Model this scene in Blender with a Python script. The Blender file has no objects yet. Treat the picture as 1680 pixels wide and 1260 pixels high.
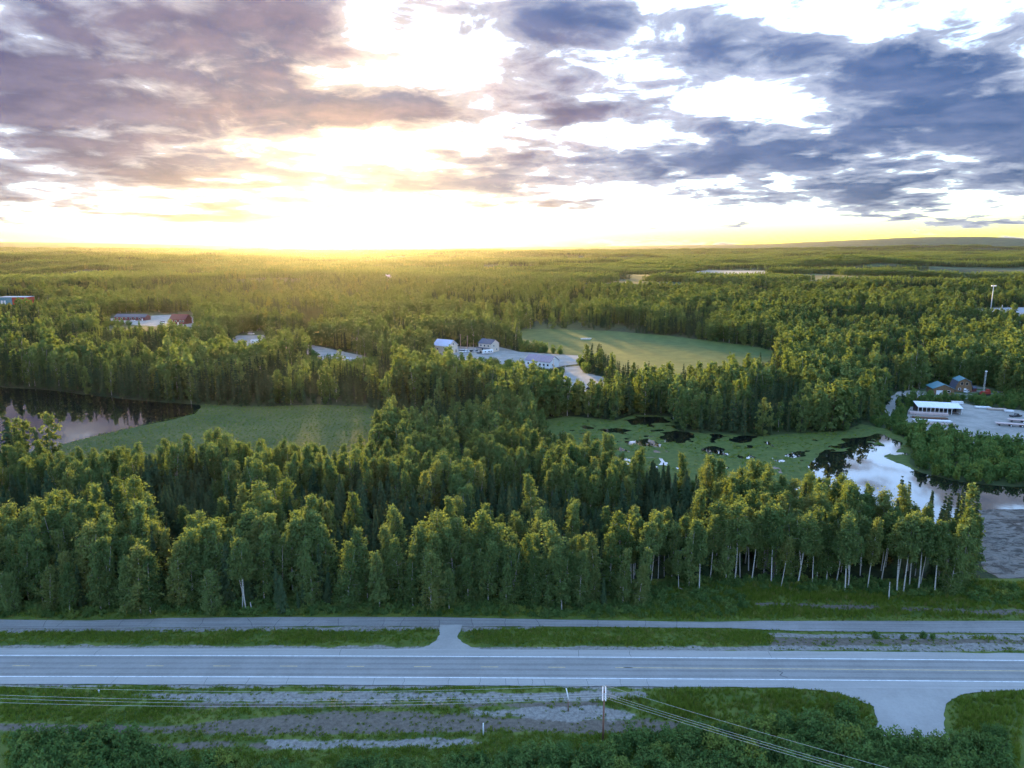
import bpy, math, random
import numpy as np
from mathutils import Vector, Matrix
sc = bpy.context.scene
COL = sc.collection
R = math.radians

# ------------------------------------------------------------------ camera, world, sun, exposure
CAM_H, FPX = 76.0, 1150.0
PITCH = math.atan(225.0 / FPX)
cam = bpy.data.cameras.new('camera'); cam.sensor_width = 36.0; cam.lens = FPX / 1680 * 36
cam.clip_start = 0.5; cam.clip_end = 60000
cam_o = bpy.data.objects.new('camera', cam); COL.objects.link(cam_o)
cam_o.location = (0, 0, CAM_H); cam_o.rotation_euler = (math.pi / 2 - PITCH, 0, 0)
sc.camera = cam_o
sc.view_settings.view_transform = 'Standard'; sc.view_settings.look = 'None'
sc.view_settings.gamma = 1.0; sc.view_settings.use_curve_mapping = False
sc.view_settings.exposure = 5.2
sc.cycles.use_denoising = True
sc.cycles.max_bounces = 5; sc.cycles.diffuse_bounces = 3; sc.cycles.glossy_bounces = 2
sc.cycles.transmission_bounces = 3; sc.cycles.volume_bounces = 0; sc.cycles.transparent_max_bounces = 4
sc.cycles.sample_clamp_indirect = 6.0
sc.cycles.caustics_reflective = False; sc.cycles.caustics_refractive = False

def ray(px, py):
    u = (px - 840) / FPX; v = (630 - py) / FPX
    cp, sp = math.cos(PITCH), math.sin(PITCH)
    return np.array([u, cp + v * sp, -sp + v * cp])
def G(px, py, z=0.0):                       # photograph pixel -> point of the level ground
    d = ray(px, py); t = (z - CAM_H) / d[2]
    return (d[0] * t, d[1] * t)
def azel(px, py):
    d = ray(px, py); d = d / np.linalg.norm(d)
    return math.atan2(d[0], d[1]), math.asin(d[2])

SUN_AZ, SUN_EL = R(-13.5), R(4.7)
SUN_DIR = Vector((math.sin(SUN_AZ) * math.cos(SUN_EL), math.cos(SUN_AZ) * math.cos(SUN_EL), math.sin(SUN_EL)))
sun = bpy.data.lights.new('sun', 'SUN'); sun.energy = 0.72; sun.angle = R(5.0); sun.color = (1.0, 0.63, 0.20)
sun_o = bpy.data.objects.new('sun', sun); COL.objects.link(sun_o)
sun_o.rotation_euler = (-SUN_DIR).to_track_quat('-Z', 'Y').to_euler(); sun_o.location = (-300, 900, 300)

# ---- node helpers
class S:                                     # a socket with arithmetic
    def __init__(s, nt, sock): s.nt, s.k = nt, sock
    def _op(s, op, a, b=None, c=None):
        n = s.nt.nodes.new('ShaderNodeMath'); n.operation = op
        for i, q in enumerate((a, b, c)):
            if q is None: continue
            if isinstance(q, S): s.nt.links.new(q.k, n.inputs[i])
            else: n.inputs[i].default_value = float(q)
        return S(s.nt, n.outputs[0])
    def __add__(s, o): return s._op('ADD', s, o)
    __radd__ = __add__
    def __sub__(s, o): return s._op('SUBTRACT', s, o)
    def __rsub__(s, o): return s._op('SUBTRACT', o, s)
    def __mul__(s, o): return s._op('MULTIPLY', s, o)
    __rmul__ = __mul__
    def __truediv__(s, o): return s._op('DIVIDE', s, o)
    def __rtruediv__(s, o): return s._op('DIVIDE', o, s)
    def f(s, op, b=None, c=None): return s._op(op, s, b, c)
    def step(s, a, b, lo=0.0, hi=1.0):
        n = s.nt.nodes.new('ShaderNodeMapRange'); n.interpolation_type = 'SMOOTHSTEP'
        s.nt.links.new(s.k, n.inputs[0])
        for i, q in ((1, a), (2, b), (3, lo), (4, hi)): n.inputs[i].default_value = q
        return S(s.nt, n.outputs[0])
def comb(nt, x, y, z=0.0):
    n = nt.nodes.new('ShaderNodeCombineXYZ')
    for i, q in enumerate((x, y, z)):
        if isinstance(q, S): nt.links.new(q.k, n.inputs[i])
        else: n.inputs[i].default_value = q
    return S(nt, n.outputs[0])
def vmath(nt, op, a, b=None, out=0):
    n = nt.nodes.new('ShaderNodeVectorMath'); n.operation = op
    for i, q in enumerate((a, b)):
        if q is None: continue
        if isinstance(q, S): nt.links.new(q.k, n.inputs[i])
        else: n.inputs[i].default_value = q
    return S(nt, n.outputs[out])
def noise(nt, vec, scale, detail=4, rough=0.5, dist=0.0, dims='3D'):
    n = nt.nodes.new('ShaderNodeTexNoise'); n.noise_dimensions = dims
    if vec is not None: nt.links.new(vec.k, n.inputs['Vector'])
    n.inputs['Scale'].default_value = scale; n.inputs['Detail'].default_value = detail
    n.inputs['Roughness'].default_value = rough; n.inputs['Distortion'].default_value = dist
    return S(nt, n.outputs[0])
def mixc(nt, fac, a, b, blend='MIX'):
    n = nt.nodes.new('ShaderNodeMix'); n.data_type = 'RGBA'; n.blend_type = blend; n.clamp_factor = True
    for q, i in ((fac, 0), (a, 6), (b, 7)):
        if isinstance(q, S): nt.links.new(q.k, n.inputs[i])
        elif i == 0: n.inputs[0].default_value = q
        else: n.inputs[i].default_value = (*q, 1.0)
    return S(nt, n.outputs[2])

# ---- the sky: clear air of the Nishita model with broken evening cloud
world = bpy.data.worlds.new('World'); sc.world = world; world.use_nodes = True
nt = world.node_tree; nt.nodes.clear()
out = nt.nodes.new('ShaderNodeOutputWorld'); bg = nt.nodes.new('ShaderNodeBackground')
bg.inputs['Strength'].default_value = 0.12
nt.links.new(bg.outputs[0], out.inputs[0])
sky = nt.nodes.new('ShaderNodeTexSky'); sky.sky_type = 'NISHITA'; sky.sun_disc = False
sky.sun_elevation = SUN_EL; sky.sun_rotation = SUN_AZ
sky.altitude = 100; sky.air_density = 1.0; sky.dust_density = 0.5; sky.ozone_density = 3.0
clear = S(nt, sky.outputs[0])
srgb = nt.nodes.new('ShaderNodeSeparateColor'); nt.links.new(clear.k, srgb.inputs[0]); EXPO = 5.2
K = 1.0 / (0.12 * 2 ** EXPO)                 # display value -> sky unit
cc = nt.nodes.new('ShaderNodeCombineColor')  # horizon haze yellowing and a soft cap on bright glare, put into the sky colour
tc = nt.nodes.new('ShaderNodeTexCoord'); DIR = S(nt, tc.outputs['Generated'])
sep = nt.nodes.new('ShaderNodeSeparateXYZ'); nt.links.new(DIR.k, sep.inputs[0])
dx, dy, dz = (S(nt, sep.outputs[i]) for i in range(3))
air = 1.0 / (dz.f('MAXIMUM', 0.0) + 0.035)
for i, (m_, tau) in enumerate(((2.7, .014), (3.7, .040), (7.2, .118))):
    c_ = S(nt, srgb.outputs[i]) * (air * -tau).f('EXPONENT'); nt.links.new((c_ / (c_ * (1 / (m_ * K)) + 1.0)).k, cc.inputs[i])
clear = S(nt, cc.outputs[0])
az = dx.f('ARCTAN2', dy); el = dz.f('ARCSINE')
zz = dz.f('MAXIMUM', 0.0) + 0.13
P = comb(nt, dx / zz, dy / zz, 0.0)
w1 = noise(nt, P, 0.8, 3, 0.55, dims='2D'); w2 = noise(nt, vmath(nt, 'ADD', P, (7.3, 2.1, 4.0)), 0.8, 3, 0.55, dims='2D')
AE = comb(nt, az + (w1 - 0.5) * 0.20, el + (w2 - 0.5) * 0.075, 0.0)
PXR = 1.0 / FPX
def blob(px, py, rx, ry, amp, acc):
    a, e = azel(px, py); sx, sy = 1 / (rx * PXR), 1 / (ry * PXR)
    n = nt.nodes.new('ShaderNodeVectorMath'); n.operation = 'MULTIPLY_ADD'; nt.links.new(AE.k, n.inputs[0])
    n.inputs[1].default_value = (sx, sy, 0); n.inputs[2].default_value = (-a * sx, -e * sy, 0); q = S(nt, n.outputs[0])
    g = vmath(nt, 'DOT_PRODUCT', q, q, out=1); g = g._op('POWER', math.exp(-1), g)
    return g.f('MULTIPLY_ADD', amp, acc)
CL = [(150, 75, 330, 90, .34), (440, 60, 150, 60, .22), (60, 225, 210, 50, .24), (300, 292, 240, 26, .30), (330, 205, 190, 22, .20), (720, 170, 210, 26, .32), (560, 190, 120, 18, .16),
      (930, 30, 270, 48, .34), (1140, 100, 130, 22, .24), (960, 172, 100, 22, .22), (1080, 272, 180, 28, .36), (1350, 232, 230, 32, .32), (1330, 120, 160, 25, .16),
      (1570, 190, 180, 45, .30), (1540, 285, 250, 34, .28), (1600, 70, 200, 60, .26), (690, 302, 90, 12, .30), (738, 261, 75, 6, .30), (870, 300, 110, 10, .2),
      (240, 343, 170, 10, .46), (60, 322, 80, 5, .25), (480, 372, 60, 2.5, .2), (1100, 362, 60, 2, .25), (1500, 372, 120, 3, .25), (900, 336, 160, 8, .24), (1440, 353, 280, 4, .26), (870, 235, 50, 8, .22), (1130, 200, 90, 12, .2), (480, 250, 60, 8, .2), (530, 285, 50, 7, .2),
      (500, 140, 95, 20, -.30), (610, 50, 45, 50, -.34), (780, 92, 60, 18, -.26), (780, 358, 400, 24, -.30), (1000, 222, 120, 15, -.26),
      (600, 235, 170, 18, -.26), (1190, 160, 110, 16, -.18), (850, 382, 1600, 20, -.30), (1290, 50, 70, 25, -.10), (1240, 185, 80, 12, -.15), (60, 372, 260, 12, -.2)]
cov = 0.0
for c in CL: cov = blob(*c, cov)
def dens(off, o1, o2):
    p = vmath(nt, 'ADD', P, off)
    return noise(nt, p, 1.15, o1, 0.60, 0.0, '2D') * 0.60 + noise(nt, vmath(nt, 'ADD', p, (3.1, 9.2, 1.7)), 4.2, o2, 0.62, 0.3, '2D') * 0.40
d0 = dens((4.0, 1.0, 0), 7, 6)
d1 = dens((4.0 + math.sin(SUN_AZ) * 0.16, 1.0 + math.cos(SUN_AZ) * 0.16, 0), 4, 3)
q = (d0 - 0.5) * 2.1 + 0.5 + cov * 0.86 - 0.005
alpha = q.step(0.455, 0.60)
thick = q.step(0.52, 0.86)
relief = ((d0 - d1) * 4.5).f('ADD', 0.28).f('MAXIMUM', 0.0).f('MINIMUM', 1.0)
sunc = vmath(nt, 'DOT_PRODUCT', DIR, tuple(SUN_DIR), out=1).f('MINIMUM', 1.0).f('ARCCOSINE')
glow = (sunc * sunc * (-1 / (0.26 * 0.26))).f('EXPONENT')
hue = noise(nt, vmath(nt, 'ADD', P, (1.7, -4.2, 9.0)), 0.55, 2, 0.5, dims='2D'); hue = (hue - az * 0.22).step(0.44, 0.62)
def col(r, g, b): return (r * K, g * K, b * K)
dark = mixc(nt, hue, col(.030, .088, .260), col(.085, .066, .160))
thin = mixc(nt, glow, col(.50, .56, .72), col(1.05, .80, .55))
ccol = mixc(nt, thick, thin, dark)
lit = mixc(nt, glow, col(.17, .165, .19), col(.55, .32, .17))
ccol = mixc(nt, (relief * (1.0 - thick * 0.30)), ccol, vmath(nt, 'ADD', ccol, lit))
skyc = mixc(nt, alpha * 0.97, clear, ccol)
nt.links.new(skyc.k, bg.inputs['Color'])
world.cycles.sampling_method = 'MANUAL'; world.cycles.sample_map_resolution = 512

# ------------------------------------------------------------------ object helpers
def obj(name, me, mats, parent=None):
    if mats is not None:
        for m in (mats if isinstance(mats, (list, tuple)) else [mats]): me.materials.append(m)
    o = bpy.data.objects.new(name, me); COL.objects.link(o); o.parent = parent
    return o
def tag(o, label=None, cat=None, group=None, kind=None):
    for k, v in (('label', label), ('category', cat), ('group', group), ('kind', kind)):
        if v is not None: o[k] = v
    return o
def thing(name, label, cat, loc, rz=0.0, group=None):
    o = bpy.data.objects.new(name, None); COL.objects.link(o); o.empty_display_size = 0.3
    o.location = loc; o.rotation_euler = (0, 0, rz)
    return tag(o, label, cat, group)
def mesh_np(name, V, F, smooth=False, mi=None):
    V = np.asarray(V, np.float32).reshape(-1, 3)
    me = bpy.data.meshes.new(name)
    if isinstance(F, np.ndarray):
        n, k = F.shape
        me.vertices.add(len(V)); me.vertices.foreach_set('co', V.ravel())
        me.loops.add(n * k); me.loops.foreach_set('vertex_index', F.ravel().astype(np.int32))
        me.polygons.add(n); me.polygons.foreach_set('loop_start', np.arange(0, n * k, k, dtype=np.int32))
    else:
        me.from_pydata(V.tolist(), [], F)
    if mi is not None: me.polygons.foreach_set('material_index', np.asarray(mi, np.int32))
    me.polygons.foreach_set('use_smooth', np.full(len(me.polygons), smooth))
    me.update(calc_edges=True); me.validate()
    return me
def fattr(me, name, arr, dom='POINT'):
    a = me.attributes.new(name, 'FLOAT', dom); a.data.foreach_set('value', np.asarray(arr, np.float32))

class MB:                                     # collects boxes, prisms and tubes into one mesh
    def __init__(s): s.v, s.f = [], []
    def add(s, v, f):
        b = len(s.v); s.v += [tuple(p) for p in v]; s.f += [tuple(i + b for i in q) for q in f]; return s
    def box(s, c, d, rz=0.0):
        cx, cy, cz = c; a, b, h = (q / 2 for q in d); cs, sn = math.cos(rz), math.sin(rz)
        v = []
        for z in (-h, h):
            for x, y in ((-a, -b), (a, -b), (a, b), (-a, b)): v.append((cx + x * cs - y * sn, cy + x * sn + y * cs, cz + z))
        return s.add(v, [(3, 2, 1, 0), (4, 5, 6, 7), (0, 1, 5, 4), (1, 2, 6, 5), (2, 3, 7, 6), (3, 0, 4, 7)])
    def prism(s, prof, x0, x1):               # profile in (y, z), swept along x
        n = len(prof); v = [(x0, y, z) for y, z in prof] + [(x1, y, z) for y, z in prof]
        f = [tuple(range(n))[::-1], tuple(range(n, 2 * n))] + [(i, (i + 1) % n, n + (i + 1) % n, n + i) for i in range(n)]
        return s.add(v, f)
    def tube(s, pts, rad, k=8, cap=True):
        pts = [Vector(p) for p in pts]; rad = rad if isinstance(rad, (list, tuple)) else [rad] * len(pts); v = []
        for i, p in enumerate(pts):
            t = (pts[min(i + 1, len(pts) - 1)] - pts[max(i - 1, 0)]).normalized()
            a = t.orthogonal().normalized() if abs(t.z) > .9 else t.cross(Vector((0, 0, 1))).normalized(); b = t.cross(a)
            for j in range(k):
                w = 2 * math.pi * j / k; v.append(p + a * (rad[i] * math.cos(w)) + b * (rad[i] * math.sin(w)))
        f = [(i * k + j, i * k + (j + 1) % k, (i + 1) * k + (j + 1) % k, (i + 1) * k + j) for i in range(len(pts) - 1) for j in range(k)]
        if cap: f += [tuple(range(k))[::-1], tuple(range((len(pts) - 1) * k, len(pts) * k))]
        return s.add(v, f)
    def build(s, name, m, parent=None, smooth=False):
        me = bpy.data.meshes.new(name); me.from_pydata(s.v, [], s.f); me.update()
        if smooth: me.polygons.foreach_set('use_smooth', np.ones(len(me.polygons), bool))
        return obj(name, me, m, parent)

def material(name, fn, rough=0.9, spec=0.2):
    m = bpy.data.materials.new(name); m.use_nodes = True; t = m.node_tree
    b = t.nodes['Principled BSDF']; b.inputs['Roughness'].default_value = rough; b.inputs['Specular IOR Level'].default_value = spec
    c = t.nodes.new('ShaderNodeTexCoord'); g = t.nodes.new('ShaderNodeNewGeometry')
    r = fn(t, S(t, c.outputs['Object']), S(t, g.outputs['Position']), b)
    if r is not None:
        if isinstance(r, S): t.links.new(r.k, b.inputs['Base Color'])
        else: b.inputs['Base Color'].default_value = (*r, 1)
    return m
def bump(t, b, h, strength=0.3, dist=0.05):
    n = t.nodes.new('ShaderNodeBump'); n.inputs['Strength'].default_value = strength; n.inputs['Distance'].default_value = dist
    t.links.new(h.k, n.inputs['Height']); t.links.new(n.outputs[0], b.inputs['Normal'])
def attr(t, name):
    n = t.nodes.new('ShaderNodeAttribute'); n.attribute_name = name; return S(t, n.outputs['Fac'])
def two(name, a, b, scale, detail=5, lo=.35, hi=.65, rough=.9, spec=.2, bmp=0.0, obj_space=False):
    def fn(t, oc, pos, bs):
        n = noise(t, oc if obj_space else pos, scale, detail, .6)
        if bmp: bump(t, bs, n, bmp, .1)
        return mixc(t, n.step(lo, hi), a, b)
    return material(name, fn, rough, spec)

# ------------------------------------------------------------------ noise, terrain
def vnoise(x, y, seed=0):
    x = np.asarray(x, float); y = np.asarray(y, float)
    xi = np.floor(x).astype(np.int64); yi = np.floor(y).astype(np.int64); fx = x - xi; fy = y - yi
    fx = fx * fx * (3 - 2 * fx); fy = fy * fy * (3 - 2 * fy)
    def h(a, b):
        n = (a * 374761393 + b * 668265263 + seed * 1442695041) & 0xffffffff
        n = ((n ^ (n >> 13)) * 1274126177) & 0xffffffff
        return ((n ^ (n >> 16)) & 0xffff) / 65535.0
    return (h(xi, yi) * (1 - fx) + h(xi + 1, yi) * fx) * (1 - fy) + (h(xi, yi + 1) * (1 - fx) + h(xi + 1, yi + 1) * fx) * fy
def fbm(x, y, o=4, seed=0):
    s, a, t = 0, 1.0, 0
    for i in range(o):
        s = s + a * vnoise(x * 2 ** i, y * 2 ** i, seed + i * 7); t += a; a *= .5
    return s / t
def sstep(a, b, x):
    t = np.clip((x - a) / (b - a), 0, 1); return t * t * (3 - 2 * t)
SKYLINE = np.array([(-900, 399), (-200, 396), (0, 397), (150, 399), (300, 401.3), (450, 403.5), (600, 405.3), (650, 406.3), (800, 405.8), (950, 405), (1050, 403.2),
                    (1150, 402), (1250, 400), (1350, 396), (1450, 391), (1520, 389), (1560, 388.5), (1600, 389.3), (1680, 393), (1900, 399), (2600, 402)], float)
FLAT = [(1627, 508, 160), (1200, 447, 420), (28, 492, 90), (250, 525, 150), (1350, 462, 300), (580, 428, 500), (725, 429, 500)]
FLATG = [(*G(a, b), r) for a, b, r in FLAT]
def terrain(x, y):
    x = np.asarray(x, float); y = np.asarray(y, float); d = np.hypot(x, y)
    z = (fbm(x / 420, y / 260, 3, 5) - .5) * 48 * sstep(560, 1500, d) + (fbm(x / 1500, y / 900, 2, 9) - .5) * 60 * sstep(1500, 4000, d)
    z = np.maximum(z, -13)
    for gx, gy, r in FLATG: z = z * (1 - np.exp(-((x - gx) ** 2 + (y - gy) ** 2) / r ** 2))
    u = np.where(y > 100, x / np.maximum(y, 100) , 9) * FPX + 840
    sky_h = CAM_H + (405 - np.interp(u, SKYLINE[:, 0], SKYLINE[:, 1])) / FPX * 11000
    ridge = sstep(7600, 11000, y) * (1 - sstep(12500, 15500, y))
    return z * (1 - sstep(7000, 9500, d)) + sky_h * ridge * (0.96 + .08 * fbm(x / 500, y / 500, 3, 3)) * (y > 100)

def inpoly(x, y, poly):
    c = np.zeros(np.shape(x), bool); n = len(poly)
    for i in range(n):
        x1, y1 = poly[i]; x2, y2 = poly[(i + 1) % n]
        if y1 == y2: continue
        k = (y1 > y) != (y2 > y)
        c ^= k & (x < (x2 - x1) * (y - y1) / (y2 - y1) + x1)
    return c
def sdist(x, y, poly):                        # signed distance, positive inside
    d = np.full(np.shape(x), 1e9); n = len(poly)
    for i in range(n):
        a = np.array(poly[i]); b = np.array(poly[(i + 1) % n]); e = b - a; L = max(e @ e, 1e-9)
        t = np.clip(((x - a[0]) * e[0] + (y - a[1]) * e[1]) / L, 0, 1)
        d = np.minimum(d, np.hypot(x - a[0] - t * e[0], y - a[1] - t * e[1]))
    return np.where(inpoly(x, y, poly), d, -d)
def gp(*pts):                                 # (px, py) or (px, py, height of the tree tops drawn there)
    return [G(p[0], p[1], p[2] if len(p) > 2 else 0) for p in pts]
def rough_outline(poly, step=2.0, amp=1.0, scale=6.0, seed=1):
    out = []; n = len(poly)
    for i in range(n):
        a, b = np.array(poly[i]), np.array(poly[(i + 1) % n]); L = np.linalg.norm(b - a); k = max(1, int(L / step))
        nrm = np.array([b[1] - a[1], a[0] - b[0]]) / max(L, 1e-6)
        for j in range(k):
            p = a + (b - a) * j / k
            o = (fbm(np.array([p[0] / scale]), np.array([p[1] / scale]), 3, seed)[0] - .5) * 2 * amp
            out.append(tuple(p + nrm * o))
    return out
def sheet(name, poly, z, m, step=None, amp=0.0, scale=6.0, seed=1, thick=0.0, parent=None, drape=False):
    p = rough_outline(poly, step, amp, scale, seed) if step else list(poly)
    ar = sum(p[i][0] * p[(i + 1) % len(p)][1] - p[(i + 1) % len(p)][0] * p[i][1] for i in range(len(p)))
    if ar < 0: p = p[::-1]
    n = len(p); v = [(a, b, z) for a, b in p]; f = [tuple(range(n))]
    if thick:
        v += [(a, b, z - thick) for a, b in p]; f += [(i, n + i, n + (i + 1) % n, (i + 1) % n) for i in range(n)]
    me = bpy.data.meshes.new(name); me.from_pydata(v, [], f); me.update()
    o = obj(name, me, m, parent)
    if parent is None: tag(o, kind='structure')
    return o

# ------------------------------------------------------------------ ground materials
M = {}
def ground_fn(t, oc, pos, b):
    n = noise(t, pos, .35, 6, .65); n2 = noise(t, pos, .012, 4, .55)
    c = mixc(t, n.step(.35, .65), (.020, .028, .012), (.045, .062, .022))
    c = mixc(t, n2.step(.42, .6), c, (.050, .075, .024))
    bump(t, b, n, .6, .4); return c
M['ground'] = material('forest_floor', ground_fn)
def meadow_fn(t, oc, pos, b):
    n = noise(t, pos, 1.1, 8, .7); w = noise(t, vmath(t, 'MULTIPLY', pos, (.4, 1, 1)), .035, 5, .65); bump(t, b, n, .12, .1)
    return mixc(t, w.step(.36, .64) * .75 + n.step(.3, .7) * .25, (.052, .072, .017), (.112, .112, .034))
M['meadow'] = material('meadow_grass', meadow_fn)
M['green_meadow'] = two('green_meadow_grass', (.042, .080, .018), (.080, .122, .030), .12, 8, .3, .7, bmp=.1)
M['marsh'] = two('marsh_moss', (.050, .082, .018), (.095, .128, .030), .45, 8, .3, .7, bmp=.5)
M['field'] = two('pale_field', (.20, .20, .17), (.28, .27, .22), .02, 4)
M['water'] = material('still_water', lambda t, oc, pos, b: (bump(t, b, noise(t, pos, .6, 2, .4), .012, .1), (.006, .008, .007))[1], .03, .5)
M['water'].node_tree.nodes['Principled BSDF'].inputs['IOR'].default_value = 1.8
def gravel_fn(a, b_, s=1.4):
    def fn(t, oc, pos, b):
        n = noise(t, pos, s, 8, .7); n2 = noise(t, pos, .12, 4, .6)
        bump(t, b, n, .5, .08)
        return mixc(t, n2.step(.35, .65) * .6 + n.step(.3, .7) * .4, a, b_)
    return fn
M['gravel'] = material('pale_gravel', gravel_fn((.21, .205, .19), (.34, .33, .305), .6))
def mud_fn(t, oc, pos, b):
    st = noise(t, vmath(t, 'MULTIPLY', pos, (.5, 1.0, 1)), .30, 8, .68, 1.6); n = noise(t, pos, 1.2, 6, .7); bump(t, b, st, .8, .5)
    return mixc(t, st.step(.42, .56) * .7 + n.step(.35, .65) * .3, (.035, .030, .025), (.20, .185, .165))
M['mud'] = material('silty_mud', mud_fn)

# ------------------------------------------------------------------ ground sheet
def build_ground():
    az = np.concatenate([np.linspace(-48, 48, 300), np.linspace(50, 310, 70)]); az = np.radians(az); na = len(az)
    rr = np.concatenate([np.linspace(5, 300, 24), np.geomspace(320, 18000, 190)]); nr = len(rr)
    A, Rr = np.meshgrid(az, rr); X = Rr * np.sin(A); Y = Rr * np.cos(A); Z = terrain(X, Y)
    V = np.stack([X, Y, Z], -1).reshape(-1, 3); V = np.vstack([V, [[0, 0, 0]]])
    F = []
    i, j = np.meshgrid(np.arange(nr - 1), np.arange(na), indexing='ij'); j2 = (j + 1) % na
    F = np.stack([i * na + j, (i + 1) * na + j, (i + 1) * na + j2, i * na + j2], -1).reshape(-1, 4)[:, ::-1]
    Fl = [tuple(q) for q in F.tolist()] + [(k, (k + 1) % na, nr * na)[::-1] for k in range(na)]
    o = obj('ground', mesh_np('ground', V, Fl, True), M['ground']); tag(o, kind='structure')
build_ground()

# ------------------------------------------------------------------ water, meadows and lots (where the forest opens)
T = 16.0
POND_L = gp((-330, 622), (-100, 631), (0, 635), (80, 640), (160, 650), (240, 658), (325, 664), (331, 668), (318, 679), (285, 688), (225, 700), (165, 714), (60, 740), (-120, 770), (-400, 760))
MEADOW_L = gp((331, 664), (420, 668), (520, 664), (600, 668), (632, 690), (628, 712), (600, 760), (400, 770), (120, 775), (60, 742), (165, 712), (225, 698), (285, 686), (318, 677))
MARSH = gp((875, 692), (930, 683), (1010, 690), (1040, 680), (1100, 684), (1112, 708), (1240, 716), (1390, 706), (1412, 696), (1455, 704), (1488, 722), (1492, 742), (1490, 760), (1510, 776),
           (1560, 788), (1640, 796), (1780, 806), (1780, 838), (1620, 850), (1500, 868, 0), (1390, 842), (1250, 812), (1100, 790), (980, 765), (900, 735))
RIVER = gp((1300, 768), (1345, 757), (1372, 741), (1392, 733), (1407, 737), (1402, 748), (1440, 756), (1462, 772), (1480, 782), (1530, 789), (1600, 795), (1800, 806), (1860, 842), (1690, 838), (1590, 838), (1540, 850), (1480, 858), (1400, 835), (1320, 800))
MUD = gp((1575, 838), (1690, 836), (1860, 842), (1900, 960), (1700, 985), (1660, 972), (1640, 955), (1618, 930), (1600, 880))
YARD = gp((1482, 695), (1496, 664), (1575, 660), (1600, 666), (1700, 676), (1850, 690), (1850, 760), (1700, 742), (1600, 728), (1540, 715))
YARD_ROAD = gp((1447, 676), (1462, 652), (1472, 643), (1500, 640), (1530, 645), (1520, 652), (1480, 655), (1470, 668), (1462, 684))
HOMES_R = gp((1500, 640), (1530, 633), (1600, 632), (1640, 640), (1650, 655), (1560, 655), (1520, 652))
LOT_C = gp((712, 574), (745, 568), (785, 570), (815, 568), (850, 577), (905, 581), (962, 584), (955, 597), (925, 600), (905, 606), (860, 604), (800, 598), (745, 592), (712, 588))
LOT_C2 = gp((925, 603), (950, 600), (958, 612), (992, 619), (990, 640), (965, 650), (930, 648), (905, 640), (900, 626), (925, 618))
MEADOW_C = gp((835, 549), (862, 540), (905, 540), (1000, 543), (1100, 551), (1180, 561), (1250, 571), (1285, 580), (1262, 584, 14), (1200, 592, 15), (1090, 595, 15), (1015, 592, 12), (990, 604), (940, 582), (860, 573))
LOT_L = gp((380, 556), (395, 546), (440, 543), (445, 549), (430, 562), (425, 570), (385, 570))
LANE_L = gp((492, 567), (510, 566), (545, 573), (605, 586), (600, 596), (560, 600), (520, 594), (500, 578))
LOT_LL = gp((180, 516), (220, 513), (262, 514), (320, 520), (318, 536), (260, 536), (180, 530))
ROAD_FAR = gp((1583, 507), (1700, 505), (1760, 510), (1760, 530), (1640, 522), (1600, 517))
LAKE_FAR = gp((1138, 447), (1160, 444), (1250, 444.5), (1280, 447.5), (1230, 451), (1150, 451))
FIELD_FAR = gp((1290, 463), (1340, 459.5), (1420, 460), (1405, 465), (1330, 467))
STRIP1 = gp((545, 428.6), (600, 427.4), (602, 429), (560, 429.6)); STRIP2 = gp((702, 429.5), (755, 428.4), (752, 430.2), (708, 430.6))
RED_LOT = gp((0, 492), (60, 491), (60, 499), (0, 500))
ATTRS = dict(step=2.0)
sheet('water', POND_L, .06, M['water'], 2.5, 1.2, 9, 3)
sheet('meadow', MEADOW_L, .05, M['meadow'], 2.5, .8, 7, 4)
sheet('meadow', MEADOW_C, .08, M['green_meadow'], 3, 4, 14, 5)
sheet('water', MARSH, .05, M['water'], 3, 2, 10, 6)
sheet('mud_bank', MUD, .10, M['mud'], 1.5, 1.5, 6, 7)
sheet('gravel_yard', YARD, .08, M['gravel'], 2, .8, 5, 8)
sheet('gravel_road', YARD_ROAD, .09, M['gravel'], 2, .6, 5, 9)
sheet('gravel_lot', HOMES_R, .05, two('homes_ground', (.05, .09, .03), (.20, .20, .19), .12, 5, .45, .6), 2, .6, 5, 9)
sheet('gravel_lot', LOT_C, .10, M['gravel'], 3, 1, 8, 10)
sheet('gravel_lot', LOT_C2, .11, M['gravel'], 3, 1.5, 8, 11)
sheet('gravel_lot', LOT_L, .10, M['gravel'], 3, 1, 8, 12)
sheet('gravel_lane', LANE_L, .10, M['gravel'], 3, 1.5, 8, 13)
sheet('gravel_lot', LOT_LL, .12, M['gravel'], 4, 2, 10, 14)
sheet('far_road', ROAD_FAR, 1.0, two('far_asphalt', (.22, .22, .23), (.32, .32, .33), .05, 3))
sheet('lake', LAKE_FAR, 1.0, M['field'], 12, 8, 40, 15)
sheet('field', FIELD_FAR, 1.0, M['meadow'], 12, 8, 40, 16)
sheet('lake', STRIP1, 1.0, M['field'], 30, 10, 80, 17); sheet('lake', STRIP2, 1.0, M['field'], 30, 10, 80, 18)
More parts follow.
